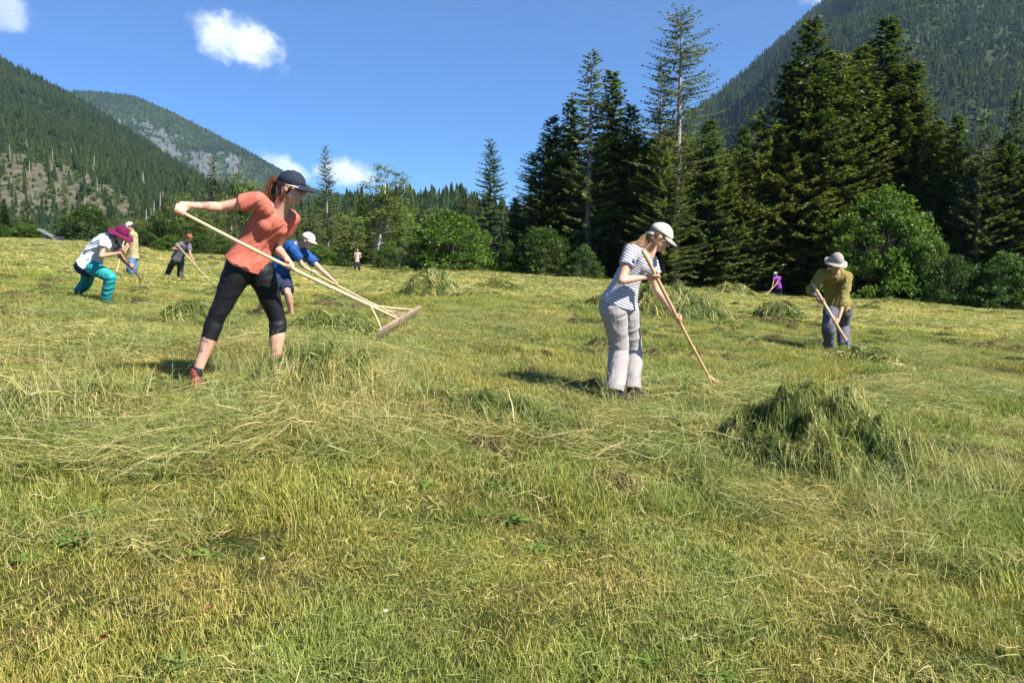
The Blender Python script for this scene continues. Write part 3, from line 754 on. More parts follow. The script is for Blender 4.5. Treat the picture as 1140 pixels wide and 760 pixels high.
# old shed whose pale roof shows over the meadow edge
def shed():
    b = ground_at(68, 274); b[1] = 63; b[0] = (60 - 570) / F * 63; b[2] = gz(b[0], b[1]) - .15
    o = empty('shed', tuple(b), 'small weathered shed with a pale slanting roof between the bushes on the left', 'shed')
    o.rotation_euler = (0, 0, R(18)); o.scale = (.38, .5, .55)
    wood = plain('dark_boards', (.05, .06, .09), .8, .2, .2, 8); roof = plain('tin_roof', (.20, .21, .23), .6, .3, .15, 5)
    MB().box(np.array([.6, 0, .35]), np.array([1.6, 1.5, .75])).obj('wall', wood, o, False)
    cs, sn = math.cos(.42), math.sin(.42); Mx = np.array([[cs, 0, sn], [0, 1, 0], [-sn, 0, cs]])
    m = MB().box(np.array([.45, 0, 1.1]), np.array([2.5, 1.8, .05]), Mx)
    for k in range(9): m.box(np.array([.45, -1.6 + k * .4, 1.1]) + Mx @ np.array([0, 0, .07]), np.array([2.48, .03, .025]), Mx)
    m.obj('roof', roof, o, False)
    MB().box(np.array([1.0, -1.53, .35]), np.array([.45, .04, .6])).obj('door', plain('door_boards', (.07, .05, .04)), o, False)
shed()
# ------------------------------------------------------------------ grass, stubble and loose hay (uncountable)
GR = [(.06, .09, .014), (.15, .19, .032), (.30, .33, .068), (.46, .43, .16), (.70, .60, .36)]
M_grass = leaf_mat('grass_blades', GR, .25, .5, .9, ((.84, .93, .72), (1.28, 1.08, .95)), .3, .24, withered=2.1)
M_hay = leaf_mat('mown_hay', [(.04, .07, .012), (.11, .15, .03), (.22, .245, .06), (.38, .36, .13), (.60, .51, .27)], .22, .5, 1.3, ((.85, .95, .8), (1.2, 1.08, 1.0)), .3, .1)
M_weed = leaf_mat('weed_leaves', [(.08, .15, .025), (.15, .23, .045), (.24, .32, .08)], .35, .4, 2, ((.85, .95, .8), (1.15, 1.05, 1.0)), .4, .12)
def blades(r, n, rad, h, w, lean=.5, curl=.6, K=4, tint=(.2, .7), up=1.0, edge=1.0):
    a = r.random(n) * 6.283; rr = rad * np.sqrt(r.random(n)) * r.uniform(edge, 1, n)
    base = np.stack([np.cos(a) * rr, np.sin(a) * rr, np.full(n, -.01)], -1)
    L = r.uniform(*h, n) * r.uniform(.7, 1.1, n); az = r.random(n) * 6.283; d = np.stack([np.cos(az), np.sin(az), np.zeros(n)], -1)
    q = np.linspace(0, 1, K)[None, :, None]; ln = np.abs(r.normal(lean, lean * .5, n))[:, None, None]; cu = np.abs(r.normal(curl, curl * .5, n))[:, None, None]
    horiz = (ln * q + cu * q ** 2); zz = q * up / np.sqrt(1 + .5 * horiz ** 2) - .18 * cu * q ** 3
    Pt = base[:, None] + (d[:, None] * horiz + np.array([0, 0, 1.0]) * zz) * L[:, None, None]
    W = r.uniform(*w, n)[:, None] * np.array([1, .95, .7, .08])[None, :K]
    az2 = az + 1.57 + r.normal(0, .5, n); sd = np.stack([np.cos(az2), np.sin(az2), np.zeros(n)], -1)
    V, Q = ribbons(Pt, W, sd); t = np.clip(r.uniform(*tint, n), 0, 1)
    tt = np.repeat(t, K * 2).reshape(n, K, 2) + np.linspace(-.05, .12, K)[None, :, None]
    return V, Q, np.clip(tt.ravel(), 0, 1)
def strands(r, n, rad, L, w, zmax=.05, K=6, tint=(.35, 1), dirn=None, spread=3.14, lift=.02):
    a = r.random(n) * 6.283; rr = rad * np.sqrt(r.random(n)); az = (r.random(n) * 6.283) if dirn is None else dirn + r.normal(0, spread, n)
    p = np.stack([np.cos(a) * rr, np.sin(a) * rr, r.random(n) ** 1.3 * zmax], -1)
    l = r.uniform(*L, n); turn = r.normal(0, .4, n); q = np.linspace(-.5, .5, K)
    ang = az[:, None] + turn[:, None] * q[None]; st = (l / K)[:, None]
    x = p[:, 0:1] + np.cumsum(np.cos(ang) * st, 1) - (np.cos(az) * l / 2)[:, None]; y = p[:, 1:2] + np.cumsum(np.sin(ang) * st, 1) - (np.sin(az) * l / 2)[:, None]
    z = p[:, 2:3] + lift * np.sin((q[None] + .5) * math.pi * r.uniform(.6, 2, (n, 1)) + r.random((n, 1)) * 3) + np.abs(r.normal(0, lift * .5, (n, 1))) * (q[None] + .5)
    Pt = np.stack([x, y, z], -1)
    ww = r.uniform(*w, n)[:, None] * np.interp(q, [-.5, -.3, .3, .5], [.7, 1, .8, .2])[None]
    sd = norm(np.stack([-np.sin(az), np.cos(az), r.normal(0, .6, n)], -1))
    V, Q = ribbons(Pt, ww, sd); t = np.clip(r.uniform(*tint, n), 0, 1)
    return V, Q, np.repeat(t, K * 2)
def seedheads(r, n, rad, h, tint=(.75, 1)):
    mb = MB()
    for i in range(n):
        a = r.random() * 6.28; b = np.array([math.cos(a), math.sin(a), 0]) * rad * math.sqrt(r.random()); H = r.uniform(*h)
        d = r.random() * 6.28; ln = r.uniform(.15, .8); q = np.linspace(0, 1, 7)[:, None]
        c = b + np.array([math.cos(d), math.sin(d), 0]) * ln * H * q ** 1.7 + np.array([0, 0, 1]) * H * (q - .25 * ln * q ** 2)
        V, Q = ribbons(c[None], np.linspace(.0011, .0006, 7)[None], np.array([[-math.sin(d), math.cos(d), 0]])); mb.add(V, Q, None, r.uniform(*tint))
        e = c[-1]; dv = norm(c[-1] - c[-2])
        for k in range(9):
            o = norm(r.normal(size=3)); p = e - dv * .008 * k; s = norm(np.cross(o, dv)) * .0016
            mb.add(np.stack([p, p + o * .006 + s + dv * .006, p + o * .012 + dv * .014, p + o * .006 - s + dv * .006]), [[0, 1, 2, 3]], None, r.uniform(.6, .95))
    return mb
def tmpl(nm, mat, parts):
    mb = MB()
    for V, Q, t in parts: mb.add(V, Q, None, t)
    return mb.mesh(nm, [mat], False)
r = np.random.default_rng(5)
G = []          # 0-3 short, 4-6 stubble, 7-8 lush, 9-10 mossy fine
for i in range(4): G.append(tmpl('short_grass', M_grass, [blades(r, 1000, .3, (.025, .07), (.0007, .0015), .25, .22, 4, (.1, .74)), strands(r, 30, .3, (.04, .12), (.0006, .0011), .03, 4, (.4, .9), lift=.006)]))
for i in range(3): G.append(tmpl('stubble', M_grass, [blades(r, 720, .3, (.02, .055), (.0007, .0014), .35, .2, 4, (.15, .85)), strands(r, 130, .3, (.03, .12), (.0006, .0012), .03, 4, (.4, .95), lift=.006)]))
for i in range(2): G.append(tmpl('lush_grass', M_grass, [blades(r, 230, .2, (.05, .11), (.0013, .0025), .25, .35, 4, (.1, .6)), blades(r, 120, .3, (.03, .07), (.001, .002), .5, .5, 4, (.3, .9))]))
for i in range(2): G.append(tmpl('fine_moss_grass', M_grass, [blades(r, 950, .3, (.02, .045), (.0007, .0014), .6, .4, 4, (.1, .62)), strands(r, 60, .3, (.04, .1), (.0008, .0014), .02, 5, (.5, 1), lift=.006)]))
Hh = []         # hay litter: 0-2 random, 3-4 combed
for i in range(3): Hh.append(tmpl('hay_litter', M_hay, [strands(r, 260, .32, (.05, .22), (.0007, .0015), .06, 6, (.1, .95)), blades(r, 60, .3, (.05, .12), (.001, .002), 1.2, .8, 4, (.3, .9))]))
for i in range(2): Hh.append(tmpl('combed_hay', M_hay, [strands(r, 260, .34, (.12, .36), (.0007, .0014), .07, 7, (.2, 1), 0, .35), strands(r, 60, .3, (.05, .2), (.001, .002), .05, 6, (.1, .6))]))
FG = []         # coarse patches for the distance
for i in range(3): FG.append(tmpl('distant_grass', M_grass, [blades(r, 620, .8, (.04, .10), (.004, .008), .6, .6, 3, (.15, .9)), strands(r, 130, .8, (.15, .4), (.003, .006), .06, 4, (.4, 1), lift=.02)]))
for i in range(2): FG.append(tmpl('distant_litter', M_hay, [strands(r, 420, .8, (.15, .5), (.003, .007), .10, 4, (.2, 1), lift=.03)]))

def tilt_rots(x, y, rz):
    e = .12; gx = (ground(x + e, y) - ground(x - e, y)) / (2 * e); gy = (ground(x, y + e) - ground(x, y - e)) / (2 * e)
    out = np.zeros((len(x), 3))
    for i in range(len(x)):
        nrm = Vector((-gx[i], -gy[i], 1)).normalized(); q = Vector((0, 0, 1)).rotation_difference(nrm)
        out[i] = (q.to_matrix() @ Matrix.Rotation(rz[i], 3, 'Z')).to_euler()
    return out
def wedge(r, d0, d1, dens, half=.78):
    A = half * (d1 ** 2 - d0 ** 2); n = int(A * dens); rr = np.sqrt(r.uniform(d0 ** 2, d1 ** 2, n)); a = r.uniform(-half, half, n)
    return rr * np.sin(a), rr * np.cos(a)
# where mown hay lies thick: segments given in photo pixels on the ground (x0,y0,x1,y1,half width m, amount)
SW = []
for (x0, y0, x1, y1, w, a) in [(-60, 470, 130, 440, .5, 1), (60, 500, 330, 480, .4, .9), (0, 400, 190, 385, .6, .9), (265, 448, 430, 465, .4, 1), (400, 455, 640, 470, .45, .8), (640, 480, 840, 500, .4, .8),
                               (760, 440, 900, 460, .5, .9), (900, 470, 1080, 430, .4, .6), (960, 400, 1080, 395, .5, .6), (0, 560, 180, 590, .25, .35), (780, 560, 1000, 590, .3, .6), (260, 390, 420, 400, .5, .9),
                               (430, 390, 560, 350, .8, .4), (860, 430, 1140, 480, .3, .5), (60, 360, 200, 350, .8, .6), (560, 540, 900, 560, .2, .3)]:
    a0, a1 = ground_at(x0, y0), ground_at(x1, y1); SW.append((a0[:2], a1[:2], w, a))
def clearing(x, y):
    o = np.ones(len(x))
    for (cx, cy, rr) in [(*ground_at(208, 440)[:2], .42), (*ground_at(212, 462)[:2], .35), (*ground_at(700, 452)[:2], .34)]: o = np.minimum(o, np.clip((np.hypot(x - cx, y - cy) / rr - .6) / .5, 0, 1))
    return o
def swath(x, y):
    o = np.zeros(len(x))
    for a, b, w, k in SW:
        ab = b - a; t = np.clip(((x - a[0]) * ab[0] + (y - a[1]) * ab[1]) / (ab @ ab), 0, 1)
        d = np.hypot(x - a[0] - t * ab[0], y - a[1] - t * ab[1]); o = np.maximum(o, k * np.clip(1.6 - d / w, 0, 1))
    return o * clearing(x, y)
def build_grass():
    r = np.random.default_rng(11)
    xs, ys = zip(wedge(r, 1.6, 6, 15), wedge(r, 6, 12, 11), wedge(r, 12, 24, 6))
    xs, ys = zip(*[wedge(r, 1.6, 6, 26), wedge(r, 6, 12, 13), wedge(r, 12, 24, 6)])
    x = np.concatenate(xs); y = np.concatenate(ys); n = len(x)
    a = fbm(x * .55, y * .55, oct=3, seed=40); b = fbm(x * 1.7, y * 1.7, oct=2, seed=41); c = fbm(x * .9 + 9, y * .9, oct=2, seed=42)
    k = np.where(r.random(n) < .5 + .5 * a, 0, 1); lush = b + r.normal(0, .15, n) > .55; moss = c + r.normal(0, .15, n) > .25
    idx = np.where(lush, r.integers(7, 9, n), np.where(moss, r.integers(9, 11, n), np.where(k == 0, r.integers(0, 4, n), r.integers(4, 7, n))))
    bare = (b < -2) & (r.random(n) < .7); d = np.hypot(x, y)
    keep = ~bare; x, y, idx, d, b = x[keep], y[keep], idx[keep], d[keep], b[keep]
    s = r.uniform(.75, 1.25, len(x)) * np.interp(d, [3, 24], [.95, 1.35])
    S = np.stack([s * np.interp(d, [5, 24], [1, 1.3]), s * np.interp(d, [5, 24], [1, 1.3]), s * np.clip(.9 + .35 * b, .6, 1.3) * (.45 + .55 * clearing(x, y))], -1)
    scatter('grass', np.stack([x, y, ground(x, y)], -1), tilt_rots(x, y, r.random(len(x)) * 6.28), S, idx, G)
    # loose mown hay
    xs, ys = zip(*[wedge(r, 1.8, 7, 13), wedge(r, 7, 14, 14), wedge(r, 14, 26, 6)])
    x = np.concatenate(xs); y = np.concatenate(ys)
    m = swath(x, y); e = fbm(x * .8, y * .8, oct=3, seed=60); keep = r.random(len(x)) < np.clip(m * 1.1 + (.06 + .22 * (e > .25)) * np.interp(np.hypot(x, y), [3, 7], [.35, 1]), 0, 1)
    keep &= clearing(x, y) > .5
    x, y, m = x[keep], y[keep], m[keep]; comb = (m > .5) & (r.random(len(x)) < .5)
    idx = np.where(comb, r.integers(3, 5, len(x)), r.integers(0, 3, len(x))); ang = r.normal(.1, .5, len(x)) + (r.random(len(x)) > .5) * np.pi
    z = ground(x, y) + r.random(len(x)) * .10 * m
    scatter('cut_hay', np.stack([x, y, z], -1), tilt_rots(x, y, np.where(comb, ang, r.random(len(x)) * 6.28)), r.uniform(.7, 1.25, len(x)) * (1 + .3 * m), idx, Hh)
    # distance
    xs, ys = zip(*[wedge(r, 22, 40, 3.2), wedge(r, 40, 80, 1.6)])
    x = np.concatenate(xs); y = np.concatenate(ys); e = fbm(x * .25, y * .35, oct=3, seed=61)
    idx = np.where(e + r.normal(0, .3, len(x)) > .35, r.integers(3, 5, len(x)), r.integers(0, 3, len(x)))
    scatter('distant_grass', np.stack([x, y, ground(x, y)], -1), tilt_rots(x, y, r.random(len(x)) * 6.28), r.uniform(.8, 1.5, len(x)) * np.interp(np.hypot(x, y), [25, 70], [1, 1.4]), idx, FG)
    # broad leaved weeds among the blades
    W = []
    for q in range(4):
        mb = MB()
        for k in range(r.integers(7, 13)):
            az = r.random() * 6.28; L = r.uniform(.04, .11); K = 6; t = np.linspace(0, 1, K)[:, None]; d = np.array([math.cos(az), math.sin(az), 0]); rise = r.uniform(.3, 1.0)
            c = d * L * t + np.array([0, 0, 1]) * L * (rise * t - .75 * rise * t ** 2) + [r.normal(0, .015), r.normal(0, .015), 0]
            w = L * .13 * np.sin(np.pi * np.clip(t[:, 0] * .92 + .06, 0, 1)) * (1 + .15 * np.sin(t[:, 0] * 21))
            V, Q = ribbons(c[None], w[None], np.array([[-d[1], d[0], r.normal(0, .25)]])); mb.add(V, Q, None, r.random())
        for k in range(34):                                   # clover like small leaves
            c = np.array([r.normal(0, .05), r.normal(0, .05), r.uniform(.01, .045)]); rr_ = r.uniform(.004, .009); ph = np.linspace(0, 6.283, 7)[:-1]
            V = c + np.stack([np.cos(ph) * rr_, np.sin(ph) * rr_, np.sin(ph * 2) * .001], -1); mb.add(V, None, [[0, 1, 2], [0, 2, 3], [0, 3, 4], [0, 4, 5]], r.random())
        W.append(mb.mesh('weed', [M_weed], False))
    x, y = wedge(r, 1.8, 9, 6); cl = fbm(x * .9, y * .9, oct=2, seed=70) + np.clip(-x * .35 - .1, -.3, .55) * (y < 4.5) + 1.3 * np.exp(-((x + 1.55) ** 2 + (y - 2.75) ** 2) / .35) + 1.0 * np.exp(-((x + 1.6) ** 2 + (y - 3.6) ** 2) / .12); keep = r.random(len(x)) < np.clip(cl * 1.2 + .2, 0.04, 1)
    x, y = x[keep], y[keep]
    scatter('weeds', np.stack([x, y, ground(x, y) + .01], -1), tilt_rots(x, y, r.random(len(x)) * 6.28), r.uniform(.45, .85, len(x)), r.integers(0, 4, len(x)), W)
    # long standing stalks with seed heads left unmown in the swath
    T = []
    for q in range(3):
        mb = seedheads(r, 16, .3, (.15, .42)); V, Q, t = blades(r, 150, .3, (.12, .30), (.001, .0022), .7, .9, 4, (.2, .95)); mb.add(V, Q, None, t)
        T.append(mb.mesh('standing_stalks', [M_hay], False))
    pts = []
    for (px, py, sx, sy, n) in ((350, 425, 55, 20, 40), (395, 455, 45, 22, 22), (275, 462, 40, 8, 6), (120, 400, 120, 25, 20), (765, 455, 60, 14, 22), (850, 520, 60, 20, 8), (1080, 560, 60, 30, 7), (30, 480, 60, 20, 8)):
        for k in range(n): pts.append(ground_at(r.normal(px, sx), r.normal(py, sy)))
    pts = np.array(pts)
    scatter('standing_stalks', pts, tilt_rots(pts[:, 0], pts[:, 1], r.random(len(pts)) * 6.28), r.uniform(.6, 1.1, len(pts)), r.integers(0, 3, len(pts)), T)
    # single dry stalks lying about, catching the light
    S = [seedheads(r, 1, .01, (.4, .7), (.9, 1)).mesh('dry_stalk', [M_hay], False) for q in range(4)]
    x, y = wedge(r, 2.2, 12, 1.6); m = np.clip(swath(x, y) + .25, 0, 1) > r.random(len(x)); x, y = x[m], y[m]
    rot = np.stack([r.normal(0, .2, len(x)), r.uniform(.9, 1.5, len(x)), r.random(len(x)) * 6.28], -1)
    scatter('dry_stalks', np.stack([x, y, ground(x, y) + .03 + .08 * swath(x, y)], -1), rot, r.uniform(.6, 1.2, len(x)), r.integers(0, 4, len(x)), S)
build_grass()
M_dry = leaf_mat('withered_hay', [(.035, .035, .014), (.11, .10, .038), (.24, .21, .09), (.46, .39, .21)], .15, .6, 1.3, ((.85, .9, .8), (1.2, 1.08, 1.0)), .2, .15)
def tufts():
    r = np.random.default_rng(123); T = []
    for q in range(8):
        R0 = r.uniform(.13, .24); H = r.uniform(.04, .085); n = 420; mb = MB(); mat = M_dry if q % 2 else M_hay; el = r.uniform(.5, 1)
        ph = np.linspace(0, 2 * np.pi, 14, endpoint=False); rg = np.linspace(0.02, 1, 5); X = rg[:, None] * np.cos(ph) * R0; Y = rg[:, None] * np.sin(ph) * R0 * el; Z = H * (1 - rg[:, None] ** 2) * (1 + .4 * r.normal(size=(5, 14))) - .02
        i = np.arange(4)[:, None] * 14; j = np.arange(14)[None]; j2 = (j + 1) % 14
        mb.add(np.stack([X, Y, Z], -1).reshape(-1, 3), np.stack([i + j, i + 14 + j, i + 14 + j2, i + j2], -1).reshape(-1, 4), None, .1)
        a = r.random(n) * 6.283; s = np.sqrt(r.random(n)) * 1.15; u = np.cos(a) * s; v = np.sin(a) * s; az = r.random(n) * 6.283; l = r.uniform(.04, .2, n); t = np.linspace(-.5, .5, 5); ang = az[:, None] + r.normal(0, .6, (n, 1)) * t; st = (l / 4)[:, None]
        x = u[:, None] * R0 + np.cumsum(np.cos(ang) * st, 1) - (np.cos(az) * l / 2)[:, None]; y = v[:, None] * R0 * el + np.cumsum(np.sin(ang) * st, 1) - (np.sin(az) * l / 2)[:, None]
        z = H * np.clip(1 - (x / R0) ** 2 - (y / R0 / el) ** 2, 0, 1) + np.abs(r.normal(0, .012, (n, 1))) + np.where(r.random((n, 1)) < .2, r.uniform(0, .4, (n, 1)), 0) * l[:, None] * (t + .5) ** 2
        W = r.uniform(.0012, .003, n)[:, None] * np.array([.7, 1, 1, .8, .2])[None]; sd = norm(np.stack([-np.sin(az), np.cos(az), r.normal(0, 1, n)], -1))
        V, Q = ribbons(np.stack([x, y, z], -1), W, sd); mb.add(V, Q, None, np.repeat(np.clip(r.uniform(0, .85, n), 0, 1), 10)); T.append(mb.mesh('hay_tuft', [mat], False))
    xs, ys = zip(*[wedge(r, 4.2, 9, 1.4), wedge(r, 9, 25, 1.3), wedge(r, 25, 62, .34)]); x = np.concatenate(xs); y = np.concatenate(ys); d = np.hypot(x, y)
    m = swath(x, y) + .55 + .6 * fbm(x * .3, y * .5, oct=3, seed=88); k = (r.random(len(x)) < np.clip(m, 0, 1)) & (clearing(x, y) > .6); x, y, d = x[k], y[k], d[k]; s = r.uniform(.5, 1.2, len(x)) * np.interp(d, [5, 20, 60], [.8, 1.5, 3.2])
    scatter('hay_tufts', np.stack([x, y, ground(x, y)], -1), tilt_rots(x, y, r.random(len(x)) * 6.28), np.stack([s * 1.3, s * r.uniform(.7, 1.3, len(x)), s * r.uniform(.7, 1.35, len(x))], -1), r.integers(0, 8, len(x)), T)
tufts()

# ------------------------------------------------------------------ raked piles of hay
def pile(px, py, wpx, deep, H, n, lab, w=(.001, .002), L=(.1, .4), seed=0, group='raked hay piles', K=7, rz=0.0, tint=(.08, .8), rough=.25, name='hay_pile', cat='hay pile', bulge=1.0):
    r = np.random.default_rng(seed + 900); c = ground_at(px, py); d = c[1]; rx = wpx / F * d / 2; ry = deep / 2
    cs, sn = math.cos(rz), math.sin(rz)
    def hf(u, v):                                          # height over the ground, u v in the unit disc
        q = np.clip(1 - (u * u + v * v), 0, 1)
        X = u * rx; Y = v * ry; f = 1.0 / max(.07, min(rx, ry) * .22)
        return H * q ** (.75 * bulge) * (1 + rough * 1.2 * fbm(X * f, Y * f, oct=3, seed=seed)) 
    def place(u, v, dz):
        X = u * rx; Y = v * ry; x = c[0] + X * cs - Y * sn; y = c[1] + X * sn + Y * cs
        return np.stack([x, y, ground(x, y) + hf(u, v) + dz], -1)
    # soft core
    A, B = 48, 16; th = np.linspace(0, 2 * np.pi, A, endpoint=False); rr = np.linspace(0.001, 1.0, B)
    U = rr[:, None] * np.cos(th); Vv = rr[:, None] * np.sin(th); cv = place(U.ravel(), Vv.ravel(), -.03)
    i = np.arange(B - 1)[:, None] * A; j = np.arange(A)[None]; j2 = (j + 1) % A
    mb = MB().add(cv - c, np.stack([i + j, i + A + j, i + A + j2, i + j2], -1).reshape(-1, 4), None, np.clip(.12 + .1 * r.random(len(cv)), 0, 1))
    # strands follow the mound and stray off it
    a = r.random(n) * 6.283; q = np.sqrt(r.random(n)) * 1.12; u0 = np.cos(a) * q; v0 = np.sin(a) * q
    clump = fbm(u0 * rx * 5, v0 * ry * 5, oct=2, seed=seed + 5); az = clump * 2 + r.uniform(-3.14, 3.14, n) + seed; l = r.uniform(*L, n) * r.uniform(.35, 1, n); tn = r.normal(0, .7, n)
    t = np.linspace(-.5, .5, K); ang = az[:, None] + tn[:, None] * t; st = (l / (K - 1))[:, None]
    X = u0[:, None] * rx + np.cumsum(np.cos(ang) * st, 1) - (np.cos(az) * l / 2)[:, None]; Y = v0[:, None] * ry + np.cumsum(np.sin(ang) * st, 1) - (np.sin(az) * l / 2)[:, None]
    lift = np.abs(r.normal(0, .014 + .04 * H, n))[:, None] + np.where(r.random(n) < .2, r.uniform(0, .45 if d < 5.6 else .14, n), 0)[:, None] * l[:, None] * (t + .5) ** 2 * 2
    lift = lift + .012 * np.sin(t * 9 + r.random((n, 1)) * 6)
    Pt = place((X / rx).ravel(), (Y / ry).ravel(), lift.ravel()).reshape(n, K, 3) - c
    fat = np.where(r.random(n) < .22, r.uniform(1.6, 3.0, n), 1)
    W = (r.uniform(*w, n) * fat)[:, None] * np.interp(t, [-.5, -.3, .3, .5], [.7, 1, .8, .2])[None]
    sd = norm(np.stack([-np.sin(az), np.cos(az), r.normal(0, 1.1, n)], -1))
    V, Q = ribbons(Pt, W, sd); tc = np.clip(r.uniform(*tint, n) + .36 * clump, 0, 1)
    mb.add(V, Q, None, np.repeat(tc, K * 2))
    o = mb.obj(name, M_hay, None, False, tuple(c)); tag(o, lab, cat, group); return o
pile(908, 512, 225, 1.25, .34, 24000, 'largest tangled green hay heap in the right foreground', (.0009, .0021), (.05, .24), 1, tint=(.0, .66), rough=.40, bulge=.9)
pile(770, 492, 90, .6, .10, 2600, 'low scruffy hay clump touching the left side of the foreground heap', (.001, .002), (.1, .35), 2)
pile(742, 352, 150, 2.4, .62, 6000, 'big high hay heap directly behind the woman in the striped shirt', (.003, .006), (.2, .6), 3, tint=(.1, .85))
pile(674, 342, 50, 1.2, .26, 1500, 'small dark hay heap at the back of the woman in the striped shirt', (.003, .006), (.2, .6), 4, tint=(.05, .6))
pile(818, 329, 50, 3, .62, 2200, 'rounded hay heap at the wood edge left of the person in purple', (.010, .02), (.4, 1.2), 5, tint=(.3, .9))
pile(868, 356, 56, 2.2, .38, 2400, 'hay heap between the person in purple and the man in the olive shirt', (.004, .008), (.25, .8), 6)
pile(480, 328, 66, 3.0, .55, 3000, 'hay heap in the middle of the meadow, right of the far person in pink', (.005, .011), (.3, .9), 7, tint=(.1, .8))
pile(553, 323, 52, 2.2, .3, 1800, 'flat hay heap right of the one in the middle of the meadow', (.005, .011), (.3, .9), 8)
pile(972, 404, 80, 1.6, .16, 3200, 'loose hay being lifted on the fork of the man in the olive shirt', (.002, .004), (.15, .5), 9, tint=(.15, .95))
pile(362, 437, 190, 1.1, .19, 12000, 'long hay ridge at the shins of the woman in the coral shirt', (.001, .002), (.12, .45), 10, rough=.45, name='hay_ridge', cat='hay ridge', rz=-.15)
pile(540, 470, 240, .8, .11, 6500, 'low hay ridge between the two women in front', (.001, .002), (.12, .4), 11, rough=.5, name='hay_ridge', cat='hay ridge')
pile(770, 447, 110, .9, .12, 3500, 'low hay ridge under the rake of the woman in the striped shirt', (.0012, .0024), (.12, .4), 12, name='hay_ridge', cat='hay ridge')
pile(45, 475, 220, .9, .15, 8000, 'flattened hay ridge in the left foreground', (.001, .002), (.15, .5), 13, rough=.5, name='hay_ridge', cat='hay ridge', tint=(.2, 1))
pile(213, 360, 62, 1.3, .22, 2200, 'small dark hay heap left of the knees of the woman in the coral shirt', (.002, .004), (.15, .5), 14, tint=(.05, .7))
pile(370, 372, 120, 1.6, .22, 3800, 'hay heap under the rake head of the woman in the coral shirt', (.002, .004), (.15, .5), 15)
pile(100, 392, 200, 1.4, .12, 5000, 'pale flat hay ridge left of the feet of the woman in the coral shirt', (.0015, .003), (.2, .6), 16, name='hay_ridge', cat='hay ridge', tint=(.45, 1))

# a few fallen leaves and pale blossoms lying on the grass
def litter():
    r = np.random.default_rng(77); ml = plain('dry_red_leaf', (.20, .07, .03), .6, .3, .3, 60, col2=(.14, .06, .03)); mw = plain('pale_petals', (.75, .73, .66), .7)
    for i, (px, py) in enumerate([(116, 726), (186, 716), (232, 690), (645, 549), (683, 552), (320, 700), (990, 610), (90, 612), (968, 602), (270, 455), (460, 640), (745, 700), (1085, 660), (380, 520)]):
        p = ground_at(px, py); s = r.uniform(.009, .016); mb = MB(); ph = np.linspace(0, 6.283, 13)[:-1]; rr = s * (1 + .25 * np.cos(ph * 5)) * (1 - .35 * np.abs(np.sin(ph)))
        V = np.stack([np.cos(ph) * rr * 1.3, np.sin(ph) * rr, .35 * s * np.abs(np.sin(ph)) + .1 * s * np.cos(ph * 3)], -1); V = np.vstack([V, V * .96 - [0, 0, .0008], [0, 0, 0], [0, 0, -.0008]]); n = 12; a = np.arange(n); b = (a + 1) % n
        mb.add(V, np.stack([a, b, b + n, a + n], -1), np.vstack([np.stack([a, b, np.full(n, 24)], -1), np.stack([b + n, a + n, np.full(n, 25)], -1)]))
        mb.tube(np.array([[s, 0, 0], [s * 2, 0, .004]]), .0007, 4)
        o = mb.obj('fallen_leaf', ml, None, True, tuple(p + [0, 0, .045])); o.rotation_euler = tuple(r.normal(0, .4, 2)) + (r.random() * 6,); tag(o, 'small dry reddish brown leaf lying in the short grass', 'leaf', 'fallen leaves in the grass')
    for i, (px, py) in enumerate([(61, 487), (293, 637), (430, 697), (940, 477)]):
        p = ground_at(px, py); mb = MB()
        for k in range(7):
            a = k * .9; d = np.array([math.cos(a), math.sin(a), .3]); s = np.array([-d[1], d[0], 0]) * .0045
            mb.add(np.stack([np.zeros(3), d * .008 + s, d * .017, d * .008 - s]), [[0, 1, 2, 3]])
        o = mb.obj('white_flower', mw, None, False, tuple(p + [0, 0, .055])); o.scale = (.7,) * 3; tag(o, 'small white blossom among the grass blades', 'flower', 'white blossoms in the grass')
litter()
